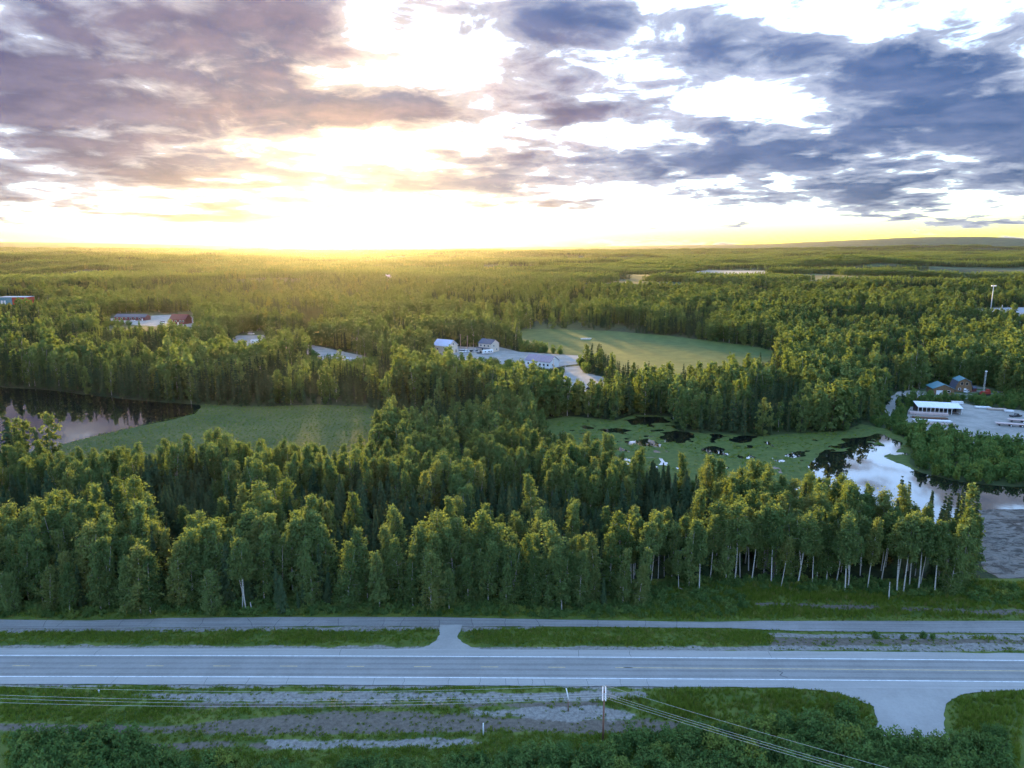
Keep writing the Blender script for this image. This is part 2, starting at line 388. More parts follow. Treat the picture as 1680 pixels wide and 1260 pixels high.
# floating marsh islands over the shallow water, with open pools left between them
def marsh_islands():
    pools = [(gp((1028, 690), (1045, 683), (1092, 684), (1100, 692), (1070, 698), (1040, 697)), 1), (gp((1078, 709), (1110, 706), (1140, 712), (1140, 724), (1112, 730), (1090, 722)), 1),
             (gp((1160, 713), (1180, 709), (1188, 716), (1170, 721)), 1), (gp((1200, 722), (1218, 710), (1248, 711), (1240, 722), (1215, 731)), 1),
             (gp((1148, 738), (1178, 733), (1200, 737), (1180, 744), (1152, 744)), 1), (gp((1028, 724), (1060, 721), (1090, 729), (1085, 735), (1050, 731)), 1),
             (gp((958, 700), (968, 698), (972, 703), (960, 705)), 1), (gp((1336, 757), (1342, 746), (1352, 738), (1372, 728), (1385, 720), (1410, 718), (1440, 712), (1475, 722), (1470, 738), (1455, 752), (1490, 768), (1540, 782), (1640, 790), (1900, 800), (1900, 850), (1500, 880), (1400, 818), (1345, 792), (1325, 768)), 2),
             (gp((1282, 748), (1300, 741), (1332, 739), (1328, 749), (1300, 754)), 1), (gp((985, 706), (1010, 703), (1040, 706), (1030, 709), (1000, 710)), 1)]
    n = 330; x0, x1 = min(p[0] for p in MARSH), max(p[0] for p in MARSH); y0, y1 = min(p[1] for p in MARSH), max(p[1] for p in MARSH)
    nx, ny = int((x1 - x0) / .75), int((y1 - y0) / .75)
    X, Y = np.meshgrid(np.linspace(x0, x1, nx), np.linspace(y0, y1, ny))
    w = sdist(X, Y, MARSH)
    nz = (fbm(X / 7, Y / 7, 4, 21) - .5) * 9
    h = np.minimum(w, 4)
    for p, k in pools: h = np.minimum(h, -sdist(X, Y, p) + nz * (1.0 if k == 1 else .8))
    spots = fbm(X / 4.2, Y / 4.2, 3, 33); far = sdist(X, Y, pools[7][0])
    h = np.minimum(h, np.where(spots < .30, -1.0, 4))
    # small islands inside the dark shallows
    isl = np.where((spots > .56) & (far > 0) & (X < G(1480, 745)[0]) & (Y > G(1420, 742)[1]), 1.2, -5); h = np.maximum(h, isl)
    Z = .05 + np.clip(h, -.6, .8) * .22 + .06 * fbm(X / 1.2, Y / 1.2, 2, 8)
    keep = h > -1.2
    idx = np.arange(nx * ny).reshape(ny, nx)
    F = np.stack([idx[:-1, :-1], idx[:-1, 1:], idx[1:, 1:], idx[1:, :-1]], -1)
    kk = keep[:-1, :-1] & keep[:-1, 1:] & keep[1:, 1:] & keep[1:, :-1] & (w[:-1, :-1] > -1)
    F = F[kk]; used = np.unique(F); mp = np.full(nx * ny, -1); mp[used] = np.arange(len(used))
    V = np.stack([X, Y, Z], -1).reshape(-1, 3)[used]
    o = obj('marsh', mesh_np('marsh', V, mp[F], True), M['marsh']); tag(o, kind='structure')
    return X, Y, h
MX, MY, MH = marsh_islands()

# ------------------------------------------------------------------ highway, bike path, driveways, verges
RC = np.polyfit([G(*p)[0] for p in ((50, 1093.3), (560, 1094.5), (1120, 1097), (1680, 1102))], [G(*p)[1] for p in ((50, 1093.3), (560, 1094.5), (1120, 1097), (1680, 1102))], 2)
def road_y(x): return np.polyval(RC, np.clip(x, -160, 160))
def strip(name, o0, o1, z, m, x0=-230, x1=230, n=60, parent=None, wob=0.0):
    xs = np.linspace(x0, x1, n); w = lambda s: (fbm(xs / 3.0, xs * 0 + s, 3, int(abs(s) * 10)) - .5) * 2 * wob
    V = [(x, road_y(x) + o0 + a, z) for x, a in zip(xs, w(o0))] + [(x, road_y(x) + o1 + a, z) for x, a in zip(xs, w(o1))]
    F = [(i, i + 1, n + i + 1, n + i) for i in range(n - 1)]
    me = mesh_np(name, V, F); fattr(me, 'off', [o0] * n + [o1] * n); o = obj(name, me, m, parent)
    if parent is None: tag(o, kind='structure')
    return o
def asphalt(base, var, s=1.0, streak=False):
    def fn(t, oc, pos, b):
        st = noise(t, vmath(t, 'MULTIPLY', pos, (.03, 1.6, 1)), 1.0, 4, .6); n = noise(t, pos, 2.2, 8, .75); p = noise(t, pos, .18, 3, .5)
        bump(t, b, n, .25, .02)
        if streak:
            w = ((attr(t, 'off').f('ABSOLUTE') - 1.7).f('ABSOLUTE') - .85).f('ABSOLUTE').step(.1, .5); b_ = (w * .5 + .25)
            st = st * .55 + b_ * .45
        f = n.step(.3, .7) * .35 + st.step(.35, .65) * .45 + p.step(.35, .65) * .2
        return mixc(t, f, tuple(c * (1 - var) for c in base), tuple(c * (1 + var) for c in base))
    return fn
M['lane'] = material('worn_asphalt', asphalt((.225, .222, .215), .26, streak=True), .8, .3)
M['shoulder'] = material('pale_shoulder_asphalt', asphalt((.315, .308, .295), .14), .85, .25)
M['path'] = material('path_asphalt', asphalt((.225, .22, .215), .28), .85, .25)
M['white_line'] = two('white_road_paint', (.52, .53, .54), (.78, .78, .78), 1.5, 5, .3, .6)
M['yellow_line'] = two('yellow_road_paint', (.40, .32, .18), (.60, .46, .25), 1.5, 5, .3, .6)
M['tar'] = two('tar_crack', (.04, .04, .045), (.07, .07, .075), 1, 2)
road = strip('road', -5.55, 5.75, .15, M['shoulder'], wob=.22, n=420)
strip('carriageway', -3.42, 3.42, .154, M['lane'], parent=road)
strip('edge_line', 3.20, 3.41, .158, M['white_line'], parent=road, n=120)
strip('edge_line', -3.41, -3.20, .158, M['white_line'], parent=road, n=120)
dx0 = G(35, 1093.3)[0]
for k in range(-8, 12):
    x = dx0 + 12.35 * k
    if x + 1.7 < G(1090, 1097)[0] and x > -215: strip('lane_dash', -.10, .10, .158, M['yellow_line'], x - 1.6, x + 1.6, 2, parent=road)
strip('yellow_line', -.10, .08, .158, M['yellow_line'], G(1024, 1097)[0], 215, 60, parent=road)
rnd = random.Random(5)
def crack(poly, z, parent, w=.07):
    mb = MB()
    for (a, b) in zip(poly[:-1], poly[1:]):
        a, b = np.array(a), np.array(b); n = np.array([b[1] - a[1], a[0] - b[0]]); n = n / max(np.linalg.norm(n), 1e-6) * w / 2
        mb.add([(*(a - n), z), (*(b - n), z), (*(b + n), z), (*(a + n), z)], [(3, 2, 1, 0)])
    return mb.build('crack', M['tar'], parent)
for px in (470, 735, 785, 830, 853, 872, 893, 964, 1018, 1062, 405, 340, 190, 612, 662):
    x = G(px, 1118)[0] + rnd.uniform(-.3, .3); y = road_y(x)
    crack([(x + rnd.uniform(-.15, .15), y - 3.45), (x + rnd.uniform(-.1, .1), y - 4.4), (x + rnd.uniform(-.2, .2), y - 5.5)], .158, road, .05)
for px in (948, 1033, 1260, 560, 160):
    x = G(px, 1070)[0]; y = road_y(x)
    crack([(x, y + 3.45), (x + rnd.uniform(-.2, .2), y + 4.6), (x + rnd.uniform(-.2, .2), y + 5.6)], .158, road, .06)
crack([G(1275, 1101), G(1284, 1105), G(1279, 1109), G(1292, 1113)], .158, road, .12)

PATH = gp((-260, 1020), (0, 1017), (140, 1019), (280, 1015), (420, 1013.5), (560, 1013), (735, 1013.5), (840, 1016), (1000, 1018.5), (1120, 1021), (1190, 1021), (1232, 1019.5), (1400, 1019.5), (1700, 1019.5), (2000, 1018),
          (2000, 1040), (1700, 1040), (1500, 1038), (1330, 1036), (1250, 1033.5), (1200, 1031.5), (1120, 1030.5), (1000, 1029.5), (900, 1028.5), (760, 1028), (560, 1027.5), (400, 1029), (250, 1030), (140, 1032), (0, 1031), (-260, 1032))
path = sheet('path', PATH, .12, M['path'], 1.2, .14, 3, 31)
for px, sl in ((75, 1), (100, 2), (245, 2), (410, -1), (455, 1.5), (508, 2), (555, 0), (720, 0), (830, 0), (882, -1), (980, 0), (1058, 0), (200, 1.5), (628, .5), (660, 1), (775, -.5), (1110, 0), (330, 1)):
    a = G(px - sl * 4, 1029); b = G(px + sl * 4, 1015.5)
    m_ = ((a[0] + b[0]) / 2 + rnd.uniform(-.3, .3), (a[1] + b[1]) / 2)
    crack([a, m_, b], .126, path, .07)
for x0, x1, py in ((0, 250, 1028), (330, 720, 1026.3), (760, 1000, 1026), (480, 560, 1018), (620, 700, 1018), (850, 930, 1021)):
    crack([G(x0 + (x1 - x0) * t / 8, py + rnd.uniform(-.5, .5)) for t in range(9)], .126, path, .05)
M['drive'] = material('driveway_gravel', gravel_fn((.27, .262, .25), (.35, .342, .325), 2.0))
DRIVE = gp((722, 1026), (722, 1040), (716, 1052), (704, 1060), (676, 1067), (650, 1069.5), (830, 1069.5), (795, 1067), (772, 1062), (757, 1054), (751, 1046), (755, 1037), (758, 1026))
sheet('driveway', DRIVE, .135, M['drive'], .5, .3, 1.1, 41)
DRIVE2 = gp((1220, 1121), (1300, 1130), (1370, 1136), (1402, 1146), (1432, 1160), (1440, 1190), (1430, 1230), (1560, 1230), (1552, 1195), (1550, 1170), (1556, 1152), (1572, 1143), (1610, 1136), (1690, 1133), (1900, 1132), (1900, 1121))
sheet('driveway', DRIVE2, .135, M['drive'], .5, .5, 1.6, 42)

# soft roadside ground with grass, gravel and dirt
GRAV = [gp((215, 1141), (500, 1137), (850, 1136), (1050, 1137), (1062, 1141), (1040, 1149), (800, 1153), (420, 1153), (270, 1149)), gp((770, 1166), (900, 1163), (985, 1160), (1045, 1172), (1040, 1185), (900, 1184), (780, 1176)),
        gp((440, 1217), (560, 1214), (760, 1212), (795, 1219), (720, 1228), (450, 1229)), gp((1255, 1040), (1700, 1042), (1700, 1050), (1400, 1049), (1270, 1046)), gp((-60, 1030), (400, 1029), (740, 1028), (740, 1035), (400, 1036), (-60, 1037)),
        gp((757, 1028), (880, 1028), (860, 1034), (760, 1036)), gp((1265, 1062), (1700, 1056), (1700, 1068), (1265, 1068)), gp((-60, 1060), (1265, 1062), (1265, 1069), (-60, 1069)), gp((-60, 1122), (1200, 1126), (1200, 1129), (-60, 1127))]
DIRT = [gp((-60, 1188), (150, 1191), (320, 1193), (480, 1172), (560, 1168), (1000, 1178), (1140, 1186), (1120, 1199), (1000, 1204), (560, 1206), (250, 1207), (-60, 1199)), gp((180, 1222), (400, 1221), (450, 1228), (250, 1233)),
        gp((1265, 1046), (1700, 1049), (1700, 1060), (1265, 1062)), gp((1180, 988), (1300, 992), (1450, 996), (1700, 1004), (1700, 1012), (1450, 1002), (1200, 993)), gp((300, 1155), (980, 1154), (985, 1162), (320, 1162))]
def build_verge():
    xs = np.arange(-150, 150.1, .6); ys = np.arange(80, 152, .5); X, Y = np.meshgrid(xs, ys); ny, nx = X.shape
    n1 = (fbm(X / 3.2, Y / 1.4, 4, 51) - .5) * 2; n2 = (fbm(X / 9, Y / 3, 3, 57) - .5) * 2
    g = np.zeros_like(X); d = np.zeros_like(X)
    for p in GRAV: g = np.maximum(g, 1 / (1 + np.exp(-(sdist(X, Y, p) + n1 * .8 + n2 * .6) / .35)))
    for p in DIRT: d = np.maximum(d, 1 / (1 + np.exp(-(sdist(X, Y, p) + n1 * 1.0 + n2 * .8) / .5)))
    dr = Y - road_y(X)
    ctrl = sdist(X, Y, PATH); c2 = np.maximum(sdist(X, Y, DRIVE), sdist(X, Y, DRIVE2))
    edge = np.minimum.reduce([np.abs(dr) - 5.6, -ctrl, -c2])
    Z = .03 + np.clip(edge, 0, 2) / 2 * (.05 + .25 * fbm(X / 4, Y / 4, 3, 61) * (1 - g)) - .35 * np.exp(-((dr + 9) / 2.5) ** 2) * 0
    Z = np.where(edge < 0.3, .02, Z)
    V = np.stack([X, Y, Z], -1).reshape(-1, 3); idx = np.arange(nx * ny).reshape(ny, nx)
    F = np.stack([idx[:-1, :-1], idx[:-1, 1:], idx[1:, 1:], idx[1:, :-1]], -1).reshape(-1, 4)
    me = mesh_np('roadside_ground', V, F, True); fattr(me, 'gravel', g.ravel()); fattr(me, 'dirt', d.ravel())
    def fn(t, oc, pos, b):
        n = noise(t, pos, 1.5, 7, .7); n2 = noise(t, vmath(t, 'MULTIPLY', pos, (.3, 1, 1)), .35, 4, .6)
        c = mixc(t, n2.step(.35, .65), (.058, .095, .018), (.115, .145, .030)); c = mixc(t, n.step(.62, .78), c, (.10, .10, .055))
        dirt = mixc(t, n.step(.3, .7), (.090, .076, .060), (.160, .138, .112)); gr = mixc(t, n.step(.3, .65), (.135, .127, .115), (.26, .248, .228))
        c = mixc(t, (attr(t, 'dirt') + (n - .5) * .6).step(.35, .65), c, dirt)
        c = mixc(t, (attr(t, 'gravel') + (n - .5) * .55).step(.35, .65), c, gr); bump(t, b, n, .5, .12); return c
    o = obj('roadside_ground', me, material('roadside_soil', fn)); tag(o, kind='structure')
    return X, Y, Z, g, d, edge
VX, VY, VZ, VG, VD, VE = build_verge()

# ------------------------------------------------------------------ plants: prototypes
def leaf_mat(name, dark, light, warm, trans=.36, tcol=(.17, .23, .035), rnd_amt=.9, gloss=.25):
    m = bpy.data.materials.new(name); m.use_nodes = True; t = m.node_tree; t.nodes.clear()
    out = t.nodes.new('ShaderNodeOutputMaterial'); d = t.nodes.new('ShaderNodeBsdfDiffuse'); tr = t.nodes.new('ShaderNodeBsdfTranslucent'); mx = t.nodes.new('ShaderNodeMixShader')
    oi = t.nodes.new('ShaderNodeObjectInfo'); rn = S(t, oi.outputs['Random']); lf = attr(t, 'rnd')
    g = t.nodes.new('ShaderNodeNewGeometry'); big = noise(t, S(t, g.outputs['Position']), .035, 2, .5).step(.35, .65)
    c = mixc(t, lf * .38 + rn * .62, dark, light); c = mixc(t, (rn * 3.7).f('FRACT').step(.72, 1.0) * rnd_amt * (.35 + .65 * big), c, warm)
    t.links.new(c.k, d.inputs[0])
    tc_ = mixc(t, .62, c, tcol); t.links.new(tc_.k, tr.inputs[0])
    mx.inputs[0].default_value = trans; t.links.new(d.outputs[0], mx.inputs[1]); t.links.new(tr.outputs[0], mx.inputs[2])
    t.links.new(mx.outputs[0], out.inputs[0]); return m
M['birch_leaf'] = leaf_mat('birch_leaves', (.052, .100, .036), (.160, .225, .080), (.200, .215, .068))
M['spruce_leaf'] = leaf_mat('spruce_needles', (.030, .060, .030), (.066, .106, .052), (.08, .10, .045), .20, (.10, .13, .02), .5)
M['shrub_leaf'] = leaf_mat('willow_leaves', (.052, .115, .036), (.135, .215, .065), (.20, .24, .05), .35)
M['grey_twig'] = leaf_mat('bare_grey_twigs', (.09, .088, .08), (.15, .145, .13), (.18, .16, .10), .1, (.2, .18, .1), .3)
M['grass_blade'] = leaf_mat('grass_blades', (.078, .140, .018), (.165, .220, .036), (.26, .22, .09), .35, (.22, .28, .04), .8)
def bark_fn(t, oc, pos, b):
    n = noise(t, vmath(t, 'MULTIPLY', oc, (2.5, 2.5, 5.5)), 1.0, 4, .6)
    return mixc(t, n.step(.56, .66), (.40, .39, .37), (.06, .055, .05))
M['birch_bark'] = material('white_birch_bark', bark_fn, .8)
M['dark_bark'] = two('dark_bark', (.05, .04, .032), (.10, .085, .07), 4, 3, obj_space=True)

def tubes(parts, k=5):                         # list of (pts, radii) -> V, F
    V, F, b = [], [], 0
    for pts, rad in parts:
        pts = np.asarray(pts, float); n = len(pts); tg = np.gradient(pts, axis=0); tg /= np.linalg.norm(tg, axis=1)[:, None] + 1e-9
        ref = np.where(np.abs(tg[:, 2:3]) > .85, np.array([[1., 0, 0]]), np.array([[0, 0, 1.]])); a = np.cross(tg, ref); a /= np.linalg.norm(a, axis=1)[:, None]; c = np.cross(tg, a)
        w = np.arange(k) * 2 * np.pi / k
        ring = pts[:, None] + np.asarray(rad)[:, None, None] * (a[:, None] * np.cos(w)[None, :, None] + c[:, None] * np.sin(w)[None, :, None])
        V.append(ring.reshape(-1, 3)); i, j = np.meshgrid(np.arange(n - 1), np.arange(k), indexing='ij'); j2 = (j + 1) % k
        F.append(b + np.stack([i * k + j, i * k + j2, (i + 1) * k + j2, (i + 1) * k + j], -1).reshape(-1, 4)); b += n * k
    return np.vstack(V), np.vstack(F)
def leaves(rng, C, size, out_dir, asp=1.5, up=.35):    # one quad per point; normals lean outwards and up
    n = len(C); nr = rng.normal(size=(n, 3)); nr /= np.linalg.norm(nr, axis=1)[:, None]
    nr = nr + out_dir * .55 + np.array([0, 0, up]); nr /= np.linalg.norm(nr, axis=1)[:, None]
    t = np.cross(nr, rng.normal(size=(n, 3))); t /= np.linalg.norm(t, axis=1)[:, None]; b = np.cross(nr, t)
    s = (size * rng.uniform(.6, 1.35, n))[:, None] * .5
    V = np.stack([C - t * s * asp, C - b * s, C + t * s * asp, C + b * s], 1).reshape(-1, 3)
    return V, np.arange(4 * n).reshape(n, 4)
def leaf_mesh(name, rng, C, size, out_dir, mat, asp=1.5, up=.35, clump=None):
    V, F = leaves(rng, C, size, out_dir, asp, up); me = mesh_np(name, V, F)
    r = rng.random(len(C)) * .5 + (clump if clump is not None else rng.random(len(C))) * .5
    fattr(me, 'rnd', np.repeat(r, 4)); me.materials.append(mat); return me
def birch(seed, H=16., Rr=2.4, base=.3, limbs=26, per=11, lv=15, size=.34, fork=False, sparse=1.0, top=.34, bark='birch_bark', leaf='birch_leaf'):
    rng = np.random.default_rng(seed); bend = rng.normal(size=2) * .035 * H
    tz = np.linspace(0, 1, 9); tk = np.stack([bend[0] * tz ** 2 + .12 * np.sin(tz * 5 + seed), bend[1] * tz ** 2 + .12 * np.sin(tz * 4 + seed * 2), tz * H * .97], -1)
    tk -= tk[0]; parts = [(tk, 0.115 * H / 16 * (1 - tz) ** .8 + .012)]
    if fork:
        f0 = tk[2]; dirf = rng.normal(size=2); dirf /= np.linalg.norm(dirf); q = np.linspace(0, 1, 6)[:, None]
        f = f0 + q * np.array([dirf[0] * 1.5, dirf[1] * 1.5, H * .62]); parts.append((f, .10 * (1 - q[:, 0]) + .015))
    Cs, Os, Rn = [], [], []
    prof = lambda h: max(1 - ((h - top - .04) / (1 - top - .03)) ** 1.7, .03) ** .85 if h > top + .04 else .55 + .45 * (h - base) / max(top + .04 - base, .05)
    hs = base + (1 - base) * (np.arange(limbs) + rng.random(limbs)) / limbs
    for i, h in enumerate(hs):
        a = i * 2.4 + rng.normal() * .5; L = Rr * prof(h) * rng.uniform(.6, 1.18); zr = rng.uniform(.5, .95) * (1.1 - .4 * h)
        h0 = max(h - L * zr / H * .8, base * .85); p0 = np.array([np.interp(h0, tz, tk[:, 0]), np.interp(h0, tz, tk[:, 1]), h0 * H * .97])
        p1 = np.array([p0[0] + math.cos(a) * L, p0[1] + math.sin(a) * L, h * H * .97 - .1 * L]); mid = (p0 + p1) / 2 + np.array([0, 0, .15 * L])
        parts.append((np.array([p0, mid, p1]), np.array([.035 * (1.2 - h), .022, .008]) * H / 16))
        nc = max(2, int(per * rng.uniform(.6, 1.3) * (.5 + .5 * L / Rr) * sparse))
        for _ in range(nc):
            u = rng.uniform(.25, 1.08); c = p0 * (1 - u) ** 2 + 2 * mid * u * (1 - u) + p1 * u ** 2 if u <= 1 else p1
            c = c + rng.normal(size=3) * np.array([.28, .28, .22]) * Rr * .6 - np.array([0, 0, rng.random() * .6])
            n = max(4, int(lv * rng.uniform(.6, 1.4))); rad = rng.uniform(.32, .62) * Rr / 2.4
            p = rng.normal(size=(n, 3)) * np.array([.8, .8, 1.15]) * rad * .75; p[:, 2] -= np.abs(rng.normal(size=n)) * rad * .45
            Cs.append(c + p); ax = np.array([np.interp(c[2] / H, tz, tk[:, 0]), np.interp(c[2] / H, tz, tk[:, 1]), c[2] - .4]); o = c - ax
            Os.append(np.repeat((o / (np.linalg.norm(o) + 1e-6))[None], n, 0) * .6 + p / (np.linalg.norm(p, axis=1)[:, None] + 1e-6) * .5); Rn.append(np.full(n, rng.random()))
    V, F = tubes(parts, 6 if limbs > 12 else 3); tm = mesh_np('trunk', V, F, True); tm.materials.append(M[bark])
    C = np.vstack(Cs); C[:, 2] = np.maximum(C[:, 2], .15)
    return tm, leaf_mesh('crown', rng, C, size, np.vstack(Os), M[leaf], clump=np.concatenate(Rn))
def spruce(seed, H=13., Rr=1.5, whorls=34, per=8, nq=3, size=.34, base=.06, leaf='spruce_leaf', thin=1.0):
    rng = np.random.default_rng(seed); tz = np.linspace(0, 1, 6); tk = np.stack([tz * rng.normal() * .25, tz * rng.normal() * .25, tz * H], -1)
    parts = [(tk, .14 * H / 13 * (1 - tz) + .012)]; V, F, rn = [], [], []; b = 0
    for i in range(whorls):
        h = base + (1 - base) * (i + rng.random()) / whorls; L = Rr * (1 - h) ** .78 * (.75 + .25 * min(1, h * 5)) + .12
        for j in range(per):
            if rng.random() > thin: continue
            a = rng.random() * 6.283; l = L * rng.uniform(.55, 1.15); dr = np.array([math.cos(a), math.sin(a), 0]); sd = np.array([-dr[1], dr[0], 0])
            base_p = np.array([tk[-1, 0] * h, tk[-1, 1] * h, h * H]); r_ = rng.random()
            for k in range(nq):
                u0, u1 = k / nq, (k + 1.25) / nq; w = size * (1.15 - .45 * u1) * rng.uniform(.7, 1.3); tw = rng.normal() * .35
                p0 = base_p + dr * l * u0 + np.array([0, 0, -.30 * l * u0 ** 1.4]); p1 = base_p + dr * l * min(u1, 1.05) + np.array([0, 0, -.30 * l * u1 ** 1.4 - rng.random() * .18])
                s = sd * w + np.array([0, 0, tw * w]); V += [p0 - s * .6, p0 + s * .6, p1 + s, p1 - s]; rn += [r_ * .6 + rng.random() * .4] * 4
    V = np.array(V); me = mesh_np('crown', V, np.arange(len(V)).reshape(-1, 4)); fattr(me, 'rnd', rn); me.materials.append(M[leaf])
    tv, tf = tubes(parts, 5); tm = mesh_np('trunk', tv, tf, True); tm.materials.append(M['dark_bark']); return tm, me
def shrub(seed, H=3.2, Rr=1.7, stems=9, per=10, lv=16, size=.22, leaf='shrub_leaf'):
    rng = np.random.default_rng(seed); parts, Cs, Os, Rn = [], [], [], []
    for i in range(stems):
        a = rng.random() * 6.283; r = Rr * math.sqrt(rng.random()) * .9; h = H * (1 - .45 * (r / Rr) ** 2) * rng.uniform(.7, 1.08)
        p0 = np.array([math.cos(a), math.sin(a), 0]) * r * .2; p1 = np.array([math.cos(a) * r, math.sin(a) * r, h]); mid = (p0 + p1) / 2 + np.array([-math.cos(a), -math.sin(a), 0]) * .1
        parts.append((np.array([p0, mid, p1]), [.04, .028, .01]))
        for _ in range(per):
            u = rng.uniform(.12, 1.02); c = p0 + (p1 - p0) * u + rng.normal(size=3) * .30 * Rr / 1.7; n = int(lv * rng.uniform(.6, 1.4))
            p = rng.normal(size=(n, 3)) * np.array([.24, .24, .26]) * Rr / 1.7; Cs.append(c + p); o = c - np.array([0, 0, H * .3])
            Os.append(np.repeat((o / (np.linalg.norm(o) + 1e-6))[None], n, 0)); Rn.append(np.full(n, rng.random()))
    V, F = tubes(parts, 4); tm = mesh_np('stems', V, F, True); tm.materials.append(M['dark_bark'])
    C = np.vstack(Cs); C[:, 2] = np.maximum(C[:, 2], .08)
    return tm, leaf_mesh('foliage', rng, C, size, np.vstack(Os), M[leaf], asp=1.7, clump=np.concatenate(Rn))
def joined(trees):                             # [(trunk, crown, (x,y,z), scale)] -> one mesh (a far clump)
    V, F, mi, rn, mats, b = [], [], [], [], [], 0
    for tm, cm, p, s in trees:
        for me in (tm, cm):
            n = len(me.vertices); v = np.empty(n * 3); me.vertices.foreach_get('co', v); v = v.reshape(-1, 3) * s + np.array(p)
            f = np.empty(len(me.loops), np.int32); me.loops.foreach_get('vertex_index', f); f = f.reshape(-1, 4)
            m = me.materials[0]; mats.append(m) if m not in mats else None
            V.append(v); F.append(f + b); mi.append(np.full(len(f), mats.index(m))); b += n
            if 'rnd' in me.attributes:
                r = np.empty(n, np.float32); me.attributes['rnd'].data.foreach_get('value', r)
            else: r = np.full(n, .5)
            rn.append(np.clip(r * .5 + np.random.default_rng(int(p[0] * 31 + p[1] * 7) & 0xffff).random() * .5, 0, 1))
    me = mesh_np('clump', np.vstack(V), np.vstack(F), False, np.concatenate(mi)); fattr(me, 'rnd', np.concatenate(rn))
    for m in mats: me.materials.append(m)
    return me
# near prototypes
B_FULL = [birch(100 + i, 16, r, b, 32, 12, 19, .27, fk, top=.28) for i, (r, b, fk) in enumerate([(2.5, .10, False), (2.1, .06, False), (2.8, .14, True), (1.9, .16, False), (2.6, .08, False), (2.1, .20, True), (2.9, .12, True), (1.6, .05, False), (2.2, .26, False), (2.5, .18, False)])]
B_TALL = [birch(200 + i, 18, r, b, 28, 12, 19, .27, fk, top=.6) for i, (r, b, fk) in enumerate([(2.0, .52, False), (2.3, .55, True), (1.8, .48, False), (2.1, .60, False), (1.7, .45, False)])]
SP = [spruce(300 + i, 13, r, 50, 10, 3, .27) for i, r in enumerate((1.6, 1.85, 1.4, 2.1))]
SP_DEAD = [spruce(320 + i, 12, .9, 26, 6, 2, .10, .1, 'grey_twig', .8) for i in range(2)]
SH = [shrub(400 + i, h, r, st, 10, 15, .24) for i, (h, r, st) in enumerate([(3.4, 1.7, 11), (2.6, 1.5, 10), (4.2, 1.6, 11), (3.0, 1.9, 12)])]
BUSH = [shrub(420 + i, h, r, 7, 6, 12, .26) for i, (h, r) in enumerate([(1.6, 1.2), (1.2, 1.0), (2.1, 1.3)])]
# middle-distance and far prototypes
SH_MID = [shrub(440 + i, h, r, 8, 6, 9, .42) for i, (h, r) in enumerate([(3.2, 1.9), (3.8, 1.7), (2.7, 2.1)])]
B_MID = [birch(500 + i, 16, r, b, 18, 7, 11, .58, i == 3, bark='birch_bark' if i in (1, 3) else 'dark_bark') for i, (r, b) in enumerate([(2.6, .10), (2.3, .14), (2.9, .08), (2.2, .22), (2.5, .1)])]
SP_MID = [spruce(540 + i, 13, r, 26, 7, 2, .40) for i, r in enumerate((1.3, 1.6, 1.1))]
B_FAR = [birch(600 + i, 15, r, .2, 11, 3, 5, 1.25) for i, r in enumerate((2.6, 2.3, 2.9))]
SP_FAR = [spruce(640 + i, 12, r, 9, 4, 1, .75) for i, r in enumerate((1.5, 1.3))]
def clump_proto(seed, size, n, frac):
    rng = np.random.default_rng(seed); t = []
    k = int(math.sqrt(n)); pts = [((i + rng.random()) / k * size - size / 2, (j + rng.random()) / k * size - size / 2, 0) for i in range(k) for j in range(k)]
    for p in pts:
        s = rng.uniform(.65, 1.15); q = B_FAR[rng.integers(3)] if rng.random() < frac else SP_FAR[rng.integers(2)]; t.append((*q, p, s))
    return joined(t)
CLUMP = [clump_proto(700 + i, 34, 49, f) for i, f in enumerate((.92, .75, .35, .12))]

